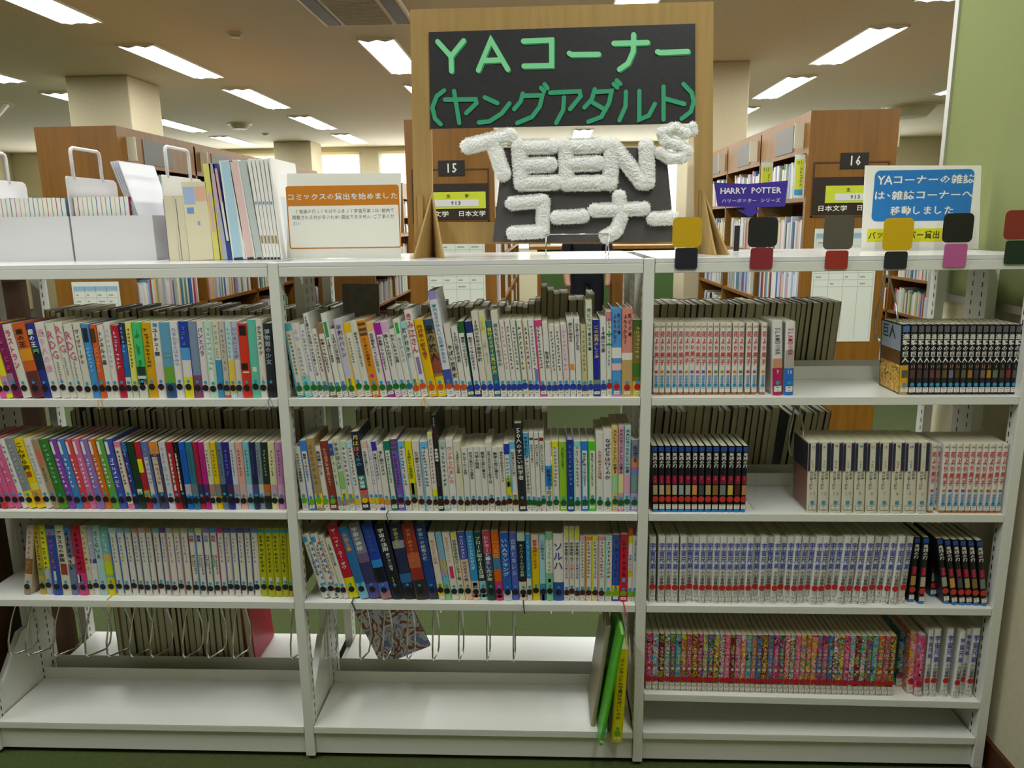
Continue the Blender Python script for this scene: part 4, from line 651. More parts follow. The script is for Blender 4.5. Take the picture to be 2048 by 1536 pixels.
M3 += [(1159.6, 1073, W2, '~12', '484c48', {'st': 'M', 'b': [(.93, 1, 'c8a0b0')]}), (1170.6, 1073, W2, '~11', '505044', {'st': 'M', 'b': [(.94, 1, 'd88410'), (0, .94, 'd08820', 0, .22)]}), (1184.1, 1073, W2, '~12', '505044', {'st': 'M', 'b': [(.94, 1, 'd4c818'), (0, .94, 'd4cc30', 0, .2)]}), (1196.3, 1073, W2, '~12', '484448', {'st': 'M', 'b': [(.94, 1, 'cc8490'), (0, .94, 'd09ca0', 0, .2)]}), (1209.8, 1073, W2, '~9', '505854', {'st': 'L', 'b': [(.94, 1, '94ccc4'), (0, .94, '94ccc4', 0, .22)]}), (1223.4, 1070, '2c4ca4', '~6', '1c2c60', {'st': 'L', 'b': [(.95, .97, '4c5c70'), (.9, .92, '4c5c70'), (.84, .87, '4c5c70')], 'yl': 1}), (1238.5, 1069, 'b81830', '~6', '501018', {'st': 'L', 'b': [(.95, .97, '684048'), (.9, .92, '684048'), (.84, .87, '684048'), (.3, .36, '5c98c8', .3, .7)], 'rib': 'b82828'}), (1254.4, 1057, 'd0d0c4', 'スポーツンド', '34489c', {'st': 'L', 'f1': .65, 'f0': .4, 'b': [(.9, 1, 'c84c30'), (.8, .9, 'c8c018'), (.34, .42, 'c8c018')]}), (1263.7, 1072, 'd0d0cc', 'スポーツと君たち', '3c7cb8', {'st': 'L', 'f1': .94, 'f0': .62})]
novel_row('M3', M3, 1274, [(645, .344), (699, .318), (739, .306), (785, .26), (809, .224), (857, .204), (878, .18), (931, .135), (1008, .071), (1065, .03), (1128, .01), (1239, -.02)], ZS['3'], .018, 'middle bay', 'third shelf')
# ------------------------------------------------------------------ comics in the right bay
RED = mat('c82c34', 0.45, gain=1.0); BLU = mat('2c90d0', 0.45, gain=1.0); WHT = mat('e8e4dc', 0.5, gain=1.0)
def art_mat(name, cols, scale=160):
    m = bpy.data.materials.new(name); m.use_nodes = True; nt = m.node_tree; b = nt.nodes['Principled BSDF']
    tc = nt.nodes.new('ShaderNodeTexCoord'); oi = nt.nodes.new('ShaderNodeObjectInfo'); ad = nt.nodes.new('ShaderNodeVectorMath'); nz = nt.nodes.new('ShaderNodeTexNoise'); cr = nt.nodes.new('ShaderNodeValToRGB'); mu = nt.nodes.new('ShaderNodeMath')
    mu.operation = 'MULTIPLY'; mu.inputs[1].default_value = 40; ad.operation = 'ADD'
    nt.links.new(oi.outputs['Random'], mu.inputs[0]); nt.links.new(tc.outputs['Object'], ad.inputs[0]); nt.links.new(mu.outputs[0], ad.inputs[1]); nt.links.new(ad.outputs[0], nz.inputs['Vector'])
    nz.inputs['Scale'].default_value = scale; nz.inputs['Detail'].default_value = 2.5; nz.inputs['Distortion'].default_value = 0.6
    nt.links.new(nz.outputs[0], cr.inputs[0]); nt.links.new(cr.outputs[0], b.inputs['Base Color']); b.inputs['Roughness'].default_value = 0.35
    cr.color_ramp.interpolation = 'CONSTANT'
    while len(cr.color_ramp.elements) < len(cols): cr.color_ramp.elements.new(0.5)
    for i, c in enumerate(cols): e = cr.color_ramp.elements[i]; e.position = 0.28+0.44*i/len(cols) if i else 0.0; e.color = rgb(c, GAIN)
    return m
def comic(style, xl, xr, yt, slope, Zs, Y, num, label, group, gap=0.0, idx=0):
    cfg = {'hana': ('d4cec8', .113), 'shin': ('16161c', .115), 'kime': ('141418', .113), 'noda': ('ccc8b4', .113), 'uchu': ('d2d0cc', .128), 'slam': ('d4d0cc', .118), 'chiha': (None, .118)}[style]
    mtl = CHI[idx % len(CHI)] if style == 'chiha' else None
    r, t, h = make_book('comic_book', xl, xr, yt, slope, Zs, Y, cfg[0] or 'c08080', label, 'comic', group, depth=cfg[1], mtl=mtl, gap=gap)
    it = []
    if style == 'hana':
        it += vtext('花より男子', t*.5, h*.9, h*.385, t*.95, RED); it += vtext('神尾葉子', t*.5, h*.285, h*.13, t*.66, BLU)
        band(r, t, h, .94, .965, 'a8985c', .15, .85, 'crown_mark'); band(r, t, h, .305, .345, ['b03c58', 'c08018', '4c7858', 'b04858', '6c5c90', 'c09018', '5858a8', 'b84870', '5c5ca0', 'b86018', '4c8850', '90981c'][idx % 12], .22, .78, 'volume_mark'); band(r, t, h, 0, .04, 'a06c3c')
        circ(r, 'dot_sticker', t*.5, h*.135, .0046, t, DOT, -.0012); link('call_label', label_mesh(t*.98, .0135, True), r, (t*.5, -.0003, h*.035))
    elif style == 'shin':
        it += vtext('進撃の巨人', t*.5, h*.87, h*.455, t*.98, WHT); it += [(c, t*(.5+(k-(len(num)-1)/2)*.34), h*.405, t*.3, h*.045, mat('d0905c', .5, gain=1.0), 1, False) for k, c in enumerate(num)]
        band(r, t, h, .89, .975, '585860' if num != '34' else '4c68b0', .12, .88, 'imprint_mark'); band(r, t, h, .24, .35, ['505048', '58302c', '443034', '3c3438', '6c3430', '603c2c', '5c4c20', '70687c', '503820', '585834', '98641c', '343c40', '786048', 'a87c1c', '606c48', '4c4434', '7c242c'][idx % 17], .15, .85, 'picture')
        circ(r, 'dot_sticker', t*.5, h*.145, .0048, t, DOT, -.0012); link('call_label', label_mesh(t*.98, .0135, True), r, (t*.5, -.0003, h*.03))
    elif style == 'kime':
        it += vtext('鬼滅の刃', t*.5, h*.9, h*.67, t*.95, WHT); it += vtext(num, t*.5, h*.55, h*.445, t*.6, mat('e05068', .5, gain=1.0))
        band(r, t, h, .915, .985, '1c4898', .08, .92, 'imprint_mark'); band(r, t, h, .43, .555, '8c1434', .12, .88, 'number_plate')
        band(r, t, h, .265, .41, ['a89c70', 'b0a488', 'a88c48', 'b8a890', '8c9c98', '9ca088', 'c89048', '484c50', 'a0985c', '886438', '787c74', 'c8b040', '50281c', 'b87c50'][idx % 14], .1, .9, 'picture'); band(r, t, h, 0, .035, '2078c8')
        circ(r, 'stamp_sticker', t*.5, h*.2, .0079, t, mat('c83028', .5, gain=1.0), -.0011); link('call_label', label_mesh(t*.96, .0135, True), r, (t*.5, -.0003, h*.045))
    elif style == 'noda':
        it += vtext('カンタービレ', t*.33, h*.6, h*.34, t*.4, mat('30302c', .5, gain=1.0)); it += vtext('のだめ', t*.7, h*.61, h*.48, t*.32, mat('30302c', .5, gain=1.0))
        nc = mat(['8c8c94', '8890a0', 'c03848', 'b070b8', '2c8888', 'b0a438', 'd09090', 'c83838', '6478c8', 'd8a0c0'][idx % 10], .5, gain=1.0)
        it += [(c, t*(.5+(k-(len(num)-1)/2)*.32), h*.285, t*.3, h*.05, nc, 0, False) for k, c in enumerate(num)]
        band(r, t, h, .6, .985, '20223c', 0, .2, 'dark_panel'); band(r, t, h, .6, .985, '20223c', .68, 1, 'dark_panel'); it += marks(3, t*.44, h*.75, h*.64, t*.2, nc, RND); it += marks(1, t*.44, h*.97, h*.91, t*.34, nc, RND)
        circ(r, 'dot_sticker', t*.5, h*.155, .0049, t, DOT, -.0012); link('call_label', label_mesh(t*.74, .0135, True), r, (t*.5, -.0003, h*.045))
    elif style == 'uchu':
        it += vtext('宇宙兄弟', t*.5, h*.92, h*.51, t*.95, mat('2c48b0', .5, gain=1.0)); it += vtext('小山宙哉', t*.5, h*.5, h*.29, t*.72, mat('383838', .5, gain=1.0))
        it += [(c, t*(.5+(k-(len(num)-1)/2)*.36), h*.165, t*.34, h*.05, mat('606468', .5, gain=1.0), 0, False) for k, c in enumerate(num)]
        circ(r, 'stamp_sticker', t*.5, h*.245, .0079, t, mat('c02420', .5, gain=1.0), -.0011); link('call_label', label_mesh(t*.98, .0135, True), r, (t*.5, -.0003, h*.04))
    elif style == 'slam':
        bot, tcx = (('a81c50', '60646c') if idx == 0 else ('2068c0', 'b83058'))
        band(r, t, h, 0, .37, bot); band(r, t, h, .37, .5 if idx == 0 else .62, 'c08868' if idx == 0 else 'a8a098', .05, .95, 'picture')
        mm = mat(tcx, .5, gain=1.0)
        for k, c in enumerate('SLAMDUNK'): it.append((c, t*.5, h*(.9-.047*k), t*.5, h*.036, mm, 1, True))
        it += [(c, t*(.5+(k-(len(num)-1)/2)*.3), h*.32, t*.28, h*.06, WHT, 1, False) for k, c in enumerate(num)]
        circ(r, 'dot_sticker', t*.5, h*.17, .005, t, DOT, -.0012); link('call_label', label_mesh(t*.8, .0155, True), r, (t*.5, -.0003, h*.045))
    elif style == 'chiha':
        it += vtext('ちはやふる', t*.5, h*.78, h*.47, t*.6, WHT, 0)
        circ(r, 'volume_mark', t*.5, h*.4, .0038, t, mat('e0d8d0', .5, gain=1.0), -.0009); it += [(c, t*(.5+(k-(len(num)-1)/2)*.22), h*.4, t*.2, h*.022, mat('404048', .5, gain=1.0), 1, False) for k, c in enumerate(num)]
        circ(r, 'stamp_sticker', t*.5, h*.215, .0076, t, mat('b41c24', .5, gain=1.0), -.0011); band(r, t, h, .0, .15, 'c8c4b4', 0, 1, 'clear_band'); link('call_label', label_mesh(t*.96, .0125, True), r, (t*.5, -.0006, h*.03))
    lf = {'slam': .0009, 'noda': .0009}.get(style, .0009)
    text_job('title', r, it, None, lf+.0003)
    return r, t, h
SATC = ['c81c38', 'd8b010', '2c78b8', '7c3c94', 'd86414', '3c9038', 'd87898', '38a4b8', '5c3018', 'e0d4c4', '241c28', 'b83c7c', '98b828', 'c88c50', '8c1c24']
_pr = random.Random(21); PAL = []
for k in range(24):
    base = SATC[k % len(SATC)]; PAL.append([base]+_pr.sample(SATC, 3)+[base]+_pr.sample(SATC, 2)+[base])
CHI = [art_mat('illustrated_cover', p, 62+14*(i % 4)) for i, p in enumerate(PAL)]
HT = [(1306, -.015), (1400, -.02), (1518, -.04)]
hx = [1306.2, 1317.8, 1330, 1342.3, 1354.5, 1366.7, 1377.7, 1388.6, 1400.2, 1412.4, 1424.7, 1437.5, 1449, 1462.5, 1474.1, 1488.7, 1501.6, 1518.6]
for i, x in enumerate(hx): comic('hana', x, min(x+11.4, hx[i+1] if i+1 < len(hx) else 9999), 646.5, interp(HT, x), ZS['1'], .03, '', 'white comic with red lettering, %s from left on the top shelf of right bay' % ORD(i+1), 'white comics on the top shelf', idx=i)
comic('slam', 1545.4, 1565.2, 643, 0.0, ZS['1'], .022, '9', 'thick white comic with magenta lower spine on the top shelf', 'thick comics', idx=0)
comic('slam', 1568, 1587, 644, -.03, ZS['1'], .022, '10', 'thick comic with blue lower spine on the top shelf', 'thick comics', idx=1)
sx_ = [1799, 1816, 1830.4, 1843.5, 1855.9, 1867.7, 1880, 1893.2, 1905.6, 1918, 1930.5, 1943.6, 1956, 1968.4, 1980.2, 1994, 2007, 2019.5]; sn = ['34', '33', '32', '31', '30', '29', '28', '27', '26', '25', '24', '23', '22', '21', '4', '3', '2', '1']
for i, x in enumerate(sx_):
    r, t, h = comic('shin', x, (sx_[i+1] if i+1 < len(sx_) else 2032), 649, interp([(1799, -.04), (2019, -.094)], x), ZS['1'], .024, sn[i], ('dark comic with orange picture cover, %s in its row on the top shelf' if i == 0 else 'black comic with white lettering, %s from left in its top shelf row') % ORD(i+1), 'black comics on the top shelf', idx=i)
    if i == 0:
        AM = art_mat('sunset_cover', ['b87818', 'd8b838', 'c88c20', 'e0c868', '8c5818', 'd8a830'], 40)
        for f0, f1, m_ in ((.62, .98, mat('98a4b4', .35)), (.42, .62, mat('6c4418', .35)), (.02, .42, AM)):
            MB().use(m_).add([(-.0004, .004, h*f0), (-.0004, .11, h*f0), (-.0004, .11, h*f1), (-.0004, .004, h*f1)], [(0, 3, 2, 1)]).build('cover_picture', r)
        text_job('cover_title', r, vtext('巨人', .03, .10, .06, .04, mat('d8d8d8', .5, gain=1.0)) and [('巨', .024, h*.86, .036, .036, mat('30384c', .5, gain=1.0), 1, False), ('人', .06, h*.86, .036, .036, mat('30384c', .5, gain=1.0), 1, False)], (Vector((0, .108, 0)), Vector((0, -1, 0)), Vector((0, 0, 1)), Vector((-1, 0, 0))), .0008)
        band(r, t, h, 0, .42, 'c89820', name='orange_spine', lift=.0001)
kx = [1305.9, 1318, 1331, 1343.7, 1356.5, 1369.3, 1382.8, 1395.6, 1409, 1423, 1437, 1452.4, 1466.4, 1480.4]
for i, x in enumerate(kx): comic('kime', x, (kx[i+1] if i+1 < len(kx) else 1492)-1.2, 892, interp([(1306, .014), (1480, -.05)], x), ZS['2'], .012, str(14-i), 'black comic with red stamp, %s from left on the second shelf of right bay' % ORD(i+1), 'black comics on the second shelf', idx=i)
nx = [1613.5, 1635.5, 1658.5, 1683, 1707, 1730.5, 1755.5, 1781, 1806, 1832]
for i, x in enumerate(nx):
    r, t, h = comic('noda', x, (nx[i+1] if i+1 < len(nx) else 1854.4)-1.5, 885, interp([(1613, -.03), (1832, -.05)], x), ZS['2'], .008, str(13-i), 'cream comic with dark panel, %s of the cream ones on the second shelf' % ORD(i+1), 'cream comics on the second shelf', idx=i)
    if i == 0: MB().use(mat('7c4c40', .3)).add([(-.0004, .004, .004), (-.0004, .11, .004), (-.0004, .11, h*.58), (-.0004, .004, h*.58)], [(0, 3, 2, 1)]).build('cover_picture', r); MB().use(mat('2c2c34', .3)).add([(-.0004, .004, h*.58), (-.0004, .11, h*.58), (-.0004, .11, h-.004), (-.0004, .004, h-.004)], [(0, 3, 2, 1)]).build('cover_picture', r)
h2 = [1855, 1866.3, 1877.6, 1889.8, 1902.5, 1914.7, 1928, 1939.6, 1951.8, 1964, 1977.3, 1988.9]
for i, x in enumerate(h2): comic('hana', x, h2[i+1] if i+1 < len(h2) else 2000.5, 888, interp([(1855, -.073), (1989, -.135)], x), ZS['2'], .012 if i != 1 else .03, '', 'white comic with red lettering, %s from left of those right on second shelf' % ORD(i+1), 'white comics on the second shelf', idx=i+3)
ux = [1297.6, 1315.4, 1329.4, 1342, 1358, 1370.6, 1384, 1396, 1409.3, 1422.7, 1436, 1449.3, 1462.7, 1475.3, 1488, 1501.4, 1515.3, 1527.4, 1540.6, 1552, 1564.8, 1578, 1591.4, 1604.7, 1618.7, 1631.4, 1646, 1658.7, 1673.3, 1687.3, 1703, 1717.7, 1733, 1748.2, 1762.8, 1778.7, 1795]
for i, x in enumerate(ux): comic('uchu', x, min((ux[i+1] if i+1 < len(ux) else 1808.5), x+13.2), 1074, interp([(1298, -.015), (1527, -.067), (1605, -.12), (1795, -.157)], x), ZS['3'], .013+RND.choice([0, 0, .004, .01]), str(37-i), 'white comic with blue lettering, %s from left on the third shelf of right bay' % ORD(i+1), 'white comics on the third shelf', idx=i)
k2 = [(1815.7, 1074.6, -.11, .03), (1836.3, 1075, -.08, .02), (1859.7, 1076, -.07, .06), (1887.8, 1078, .11, .022), (1904, 1080, .115, .016), (1919, 1080.5, .11, .016), (1933, 1081, .1, .016), (1947.6, 1081.5, .09, .014), (1962.8, 1082, .075, .012)]
for i, (x, yt, s, Y) in enumerate(k2): comic('kime', x, x+12.2, yt, s, ZS['3'], Y, str(15+i), 'black comic with red stamp on the third shelf, %s of nine from left' % ORD(i+1), 'black comics on the third shelf', idx=i+2)
def z4(u): X = xat(u, .02, .2); return R4L+(R4R-R4L)*(X-.913)/(.874)
cx_ = [1291, 1303.8, 1316.6, 1327.6, 1338.6, 1349.6, 1360.6, 1371.5, 1382.5, 1393.5, 1403.3, 1413.7, 1425.3, 1436.2, 1446.6, 1457.6, 1467.4, 1479, 1488.7, 1499.7, 1509.5, 1521, 1531.8, 1543, 1553.9, 1565.3, 1576, 1586, 1596.8, 1608, 1618.4, 1629.6, 1640, 1651.3, 1661.7, 1672.8, 1683.4, 1694.2, 1705, 1715.9, 1726.7, 1738.5, 1750.3, 1762, 1774]
for i, x in enumerate(cx_): comic('chiha', x, min(cx_[i+1] if i+1 < len(cx_) else 1785, x+12.4), interp([(1291, 1267.5), (1520, 1271), (1774, 1273)], x), interp([(1291, -.02), (1521, -.06), (1774, -.09)], x), z4(x), .018, str(i+1), 'colourful illustrated comic, %s from left on the fourth shelf of right bay' % ORD(i+1), 'illustrated comics on the fourth shelf', idx=i*7+(i//3))
for i, (x, xr, yt, Y, c) in enumerate([(1792, 1804, 1263, .06, 10), (1813, 1826, 1266, .03, 8), (1828.5, 1843, 1271, .018, 5)]): comic('chiha', x, xr, yt, -.09, z4(x), Y, str(46+i), ['green', 'orange', 'orange red'][i]+' illustrated comic beside the blue lettered comics on the fourth shelf', 'illustrated comics on the fourth shelf', idx=[12, 4, 0][i])
for i, (x, xr, yt, s, Y) in enumerate([(1845.7, 1856, 1260, -.1, .02), (1857.7, 1871, 1259, -.1, .02), (1881, 1894, 1258, -.12, .02), (1904.6, 1916, 1264, -.13, .014), (1917, 1926.5, 1258, -.14, .03), (1928.5, 1942.5, 1258, -.15, .02)]): comic('uchu', x, xr, yt, s, z4(x), Y, str(38+i), 'white comic with blue lettering, %s of six at right end of fourth shelf' % ORD(i+1), 'white comics on the fourth shelf', idx=i)
bookend(xat(1508, .03, ZS['2']), ZS['2'], .165, .12, True, 'clear acrylic bookend right of the black comics on the second shelf')
bookend(xat(1605, .03, ZS['2']), ZS['2'], .165, .12, False, 'clear acrylic bookend left of the cream comics on the second shelf')
bookend(xat(1984, .03, ZS['3']), ZS['3'], .10, .12, True, 'clear acrylic bookend at the right end of the third shelf')
bookend(xat(1952, .03, .2), R4R+.001, .09, .12, True, 'clear acrylic bookend at the right end of the fourth shelf')
# ------------------------------------------------------------------ books of the far side, seen from behind
RB = MB(); RCOV = [mat(c, .6, gain=1.0) for c in ('2c2824', '1c1c28', '6c6454', '8c8468', '3c2018', '203048', 'b8b09c', '948c70')]
def rear_row(xa, xb, z, hmin, hmax, lean=0.0, depth=.15, dark=.3):
    x = xa
    while x < xb-.01:
        t = RND.uniform(.014, .024); h = RND.uniform(hmin, hmax); y0 = .465-depth+RND.uniform(-.006, .006); s = lean*h
        def sl(x0, x1, ya, yb, z0, z1, m):
            RB.use(m).add([(x0+s*z0/h, ya, z+z0), (x1+s*z0/h, ya, z+z0), (x1+s*z0/h, yb, z+z0), (x0+s*z0/h, yb, z+z0), (x0+s*z1/h, ya, z+z1), (x1+s*z1/h, ya, z+z1), (x1+s*z1/h, yb, z+z1), (x0+s*z1/h, yb, z+z1)], [(0, 3, 2, 1), (4, 5, 6, 7), (0, 1, 5, 4), (1, 2, 6, 5), (2, 3, 7, 6), (3, 0, 4, 7)])
        c = RND.choice(RCOV[:2]) if RND.random() < dark else RND.choice(RCOV[2:])
        sl(x, x+.0016, y0, .466, 0, h, c); sl(x+t-.0016, x+t, y0, .466, 0, h, c); sl(x+.0016, x+t-.0016, y0+.002, .463, .002, h-.002, M_PAGE); sl(x, x+t, .463, .466, 0, h, c)
        x += t+.0006
z1, z2, z3 = ZS['1']+.001, ZS['2']+.001, ZS['3']+.001
rear_row(-.80, -.015, z1, .182, .198); rear_row(.02, .06, z1, .19, .2)
rear_row(.20, .36, z1, .17, .2, .02); rear_row(.36, .62, z1, .18, .205); rear_row(.62, .76, z1, .2, .25, .03); rear_row(.76, .80, z1, .19, .23)
rear_row(.92, 1.46, z1, .192, .197, .06, dark=.8)
rear_row(-.76, -.03, z2, .19, .205); rear_row(.10, .66, z2, .18, .215); rear_row(.92, 1.30, z2, .185, .2, .08, dark=.8); rear_row(1.33, 1.45, z2, .17, .185, .12, dark=.5)
rear_row(-.80, -.03, z3, .17, .19); rear_row(.05, .85, z3, .17, .2); rear_row(.92, 1.7, z3, .17, .19); rear_row(.92, 1.7, R4L+.002, .15, .17)
rear_row(-.70, -.28, ZB+.001, .215, .26, depth=.165)
o = RB.build('far_side_books'); tag(o, 'books of the shelf far side seen by their page edges', 'books', kind='stuff')
# single books that stand apart
def slab(name, xl, xr, Y0, depth, z, h, lean, cov, label, title=None, tc='30300c', st=None, hard=True):
    t = xr-xl; r = empty(name, (xl, Y0, z+(t*math.sin(lean) if lean > 0 else 0)+.0003), (0, lean, 0)); tag(r, label, 'book')
    cover_mesh(t, h, depth, mat(cov, .38), hard).build('cover', r); link('page_block', page_mesh(t, h, depth, hard), r)
    if title: text_job('title', r, vtext(title, t*.5, h*.9, h*.25, t*.5, mat(tc, .5, gain=1.0)), None, .0009)
    if st: circ(r, 'genre_sticker', t*.5, .028, .0085, t, mat(STK[st], .5, gain=1.0), -.0011); circ(r, 'dot_sticker', t*.5, .042, .0042, t, DOT, -.0012); link('call_label', label_mesh(min(.014, t*.9), .008, False), r, (t*.5, -.0006, .008))
    return r
slab('book', .8245, .8535, -.042, .19, ZB, .272, .045, 'd0c408', 'large yellow picture book leaning against the post on the bottom shelf', 'フィンランドの教育はなぜいいのか', '3c3808', 'L')
slab('book', .7915, .8015, -.056, .20, ZB, .325, .16, '48a81c', 'thin bright green picture book leaning on the bottom shelf', None, st='L')
slab('book', .775, .787, .02, .17, ZB, .30, .13, '8c8468', 'thin beige picture book leaning behind the green one on bottom shelf', None)
r = empty('picture_book', (.14, .292, ZB+.004), (math.radians(-4), math.radians(-24), 0)); tag(r, 'picture book with blue white and brown illustration hanging behind the wires', 'book')
MB().use(art_mat('illustrated_paper', ['d0ccd0', '7c84b8', 'c8c8d4', '8c4c34', 'd8d4d4', '90a0c0'], 22)).box(0, .17, 0, .004, .0, .20).build('cover', r); MB().use(M_PAGE).box(.002, .168, .004, .010, .002, .198).build('page_block', r); MB().use(mat('5c3424', .5)).box(0, .17, .010, .0115, 0, .20).build('back_cover', r)
r = empty('picture_book', (-.285, .30, ZB+.002), (0, math.radians(-3), 0)); tag(r, 'crimson backed large book at the end of the far bottom row', 'book')
MB().use(mat('9c1c34', .4)).box(0, .004, 0, .16, 0, .24).box(.022, .026, 0, .16, 0, .24).build('cover', r); MB().use(M_PAGE).box(.004, .022, .003, .155, .002, .238).build('page_block', r)
r = empty('picture_book', (.075, .32, z1), (0, math.radians(1), 0)); tag(r, 'grey illustrated large book facing out behind the middle bay top row', 'book')
MB().use(noise_mat('pencil_sketch', '7c7870', '948f86', (30, 30, 30), .6)).box(0, .105, 0, .004, 0, .26).build('cover', r); MB().use(M_PAGE).box(0.002, .103, .004, .014, .002, .258).build('page_block', r)
# ================================================================== things on top of the shelf
def frame_at(Y, u0, v0, u1, v1): return atY(u0, v0, Y), atY(u1, v1, Y)
M_BOX = mat('d0ced0', 0.4, gain=1.0)
def file_box(X0, X1, Y0, lab, front=True):
    r = empty('file_box', (X0, Y0, ZT)); tag(r, lab, 'file box', 'white file boxes on top of the shelf'); W = X1-X0; D = .24; T = .003
    if front:
        MB().use(M_BOX).box(0, W, 0, T, 0, .118).build('front_panel', r)
        MB().use(M_BOX).prism_yz([(T, 0), (D, 0), (D, .118), (T, .118)], W-T, W).build('side_panel', r)
        MB().use(M_BOX).box(0, W-T, D-T, D, 0, .118).build('rear_panel', r)
    MB().use(M_BOX).box(T, W-T, T, D-T, 0, T).build('bottom', r)
    hp = MB().use(M_BOX); pts = [(0, 0), (D, 0), (D, .205), (D-.004, .217), (D-.016, .222), (.004, .222), (0, .218)]
    hp.prism_yz(pts, -.004, 0.0); bevel(hp.build('tall_panel', r), .001)
    hy = [(.035, .215), (.035, .285), (.038, .293), (.046, .297), (.158, .297), (.166, .293), (.169, .285), (.169, .215)]
    MB().use(M_BOX).tube([(-.002, y, z) for y, z in hy], .0048, 8).build('handle', r, smooth=True)
    return r
YB = .2
XA0 = xat(0, YB, ZT)-.03; XA1 = xat(148, YB, ZT); XB0 = xat(154.5, YB, ZT); XB1 = xat(314, YB, ZT); XC0 = xat(338, YB, ZT)
file_box(XA0-.03, XA1, YB, 'white file box with handle at the far left, full of booklets'); file_box(XB0, XB1, YB, 'white file box with handle and silver brochures, second from left'); file_box(XC0, XC0+.13, YB+.01, 'white handled file panel standing right of the file boxes', front=False)
EDGE = ['7c4c94', '3c70a8', '9c98a4', 'c8c070', '2c60a0', '8c3848', 'b08090', '70a0a8', '285898', 'b87888', 'c8a0a0', 'd0b0a0', '5890b0', '3c78a8', '50a090', '88a850', 'c06858', '8c9c3c', '8c2c48', '2c5ca0', '6898a8']
k = 0; x = XA0-.025
def booklet(x, t, h, Y, c, lab, grp, body='dedad0', lean=0.0, D=.18):
    r = empty('booklet', (x, Y, ZT+.0035), (0, lean, 0)); tag(r, lab, 'booklet', grp)
    MB().use(mat(body, .6, gain=1.0)).box(0, t*.86, 0, D, 0, h).build('pages', r); MB().use(mat(c, .6, gain=1.0)).box(t*.86, t, .0, D, h*.72, h).box(t*.86, t, 0.0005, D, 0, h*.72-.0003).build('coloured_edge', r)
    return r
while x < XA1-.012:
    k += 1; booklet(x, .0122, .162+RND.uniform(0, .003), YB+.012, EDGE[k % len(EDGE)], 'white booklet with coloured edge in the far left box, %s from left' % ORD(k), 'booklets in the far left box'); x += .0126
x = XB0+.004; k = 0
for i in range(12):
    k += 1; booklet(x, .0122, .164, YB+.012, EDGE[(k*5) % len(EDGE)], 'white booklet with coloured edge in the second box, %s from left' % ORD(k), 'booklets in the second box'); x += .0126
for i in range(4):
    r = empty('brochure', (x+.034+i*.0035, YB+.02, ZT+.004), (0, -.30+.012*i, 0)); tag(r, 'silver grey brochure leaning left in the second file box, %s from left' % ORD(i+1), 'brochure', 'silver brochures in the second box')
    MB().use(mat('b8b8c4', .25, gain=1.0)).box(0, .0022, 0, .19, 0, .265).build('cover', r); MB().use(mat('e8e8ec', .4, gain=1.0)).box(.0022, .003, .002, .188, .002, .262).build('pages', r)
# booklets and magazines in the row
YM = .16
def mag(ut0, ut1, ub0, ub1, vt, vb, col, lab, bands=(), Y=YM, D=.2, txt=None):
    P0 = atY(ub0, vb, Y); X0 = xat(ub0, Y, ZT); X1 = xat(ub1, Y, ZT); Pt = atY(ut0, vt, Y); lean = math.atan2(Pt.x-X0, Pt.z-ZT); h = math.hypot(Pt.x-X0, Pt.z-ZT); t = (X1-X0)*math.cos(lean)-.0005
    r = empty('magazine', (X0, Y, ZT+.0004), (0, lean, 0)); tag(r, lab, 'magazine', 'magazines standing on top of the shelf')
    MB().use(mat(col, .35, gain=1.0)).box(0, t, 0, .0012, 0, h).box(0, .0006, .0012, D, 0, h).box(t-.0006, t, .0012, D, 0, h).build('cover', r); MB().use(M_PAPER).box(.0006, t-.0006, .0012, D-.002, .001, h-.001).build('pages', r)
    for (f0, f1, x0, x1, c) in bands: MB().use(mat(c, .4, gain=1.0)).add([(x0*t, -.0003, f0*h), (x1*t, -.0003, f0*h), (x1*t, -.0003, f1*h), (x0*t, -.0003, f1*h)], [(0, 1, 2, 3)]).build('spine_print', r)
    return r
mag(325, 345, 338.5, 360, 392, 519, 'd0c8ac', 'cream pamphlet next to the handled white panel', [(.0, .95, .0, .06, '705c68')])
mag(346, 362, 360.5, 379.5, 392, 519, 'd0c8ac', 'second cream pamphlet with dark zigzag line on its spine', [(.0, .95, .2, .26, '4c4c58')])
mag(362, 405, 380, 428, 365, 517, 'd8d0b0', 'cream pamphlet with blue and orange patches facing out', [(.72, .94, .04, .5, 'a0b4d4'), (.76, .94, .52, .95, 'dcac94'), (.6, .68, .12, .4, '6c98cc'), (.45, .5, .5, .6, '7ca0c8')])
mag(405, 416, 429, 444, 328, 517, 'd4cc70', 'yellow patterned magazine leaning left in the row', [(0, 1, .8, .95, '504c50'), (.3, .7, .2, .6, 'd0a8a8')])
mag(417, 424, 444.5, 456, 328, 517, 'a8a8b8', 'lilac patterned magazine leaning between yellow and navy edges', [(0, 1, 0, .2, 'd0c020'), (.5, .9, .3, .8, 'c0a8b8')])
mag(425, 436, 456.5, 465, 328, 517, '2c4488', 'thin navy spined magazine in the leaning row', [(.6, .95, .3, .9, 'd0a0a0'), (.2, .6, .4, .95, 'd8d4c0')])
mag(438, 456, 465.5, 492, 322, 517, 'e0e0d8', 'magazine with light blue spine in the leaning row', [(.02, .99, .12, .78, 'a8c8d8'), (0, .02, .1, .8, '303440')])
mag(457.5, 475, 493, 512, 322, 517, 'e0dcd4', 'magazine with pale pink spine in the leaning row', [(.02, .99, .1, .85, 'dcbcb8'), (0, .02, .1, .8, '303440')])
mag(477, 494, 513, 527, 322, 517, 'b8c0bc', 'magazine with grey spine in the leaning row', [(0, .02, .1, .8, '303440')])
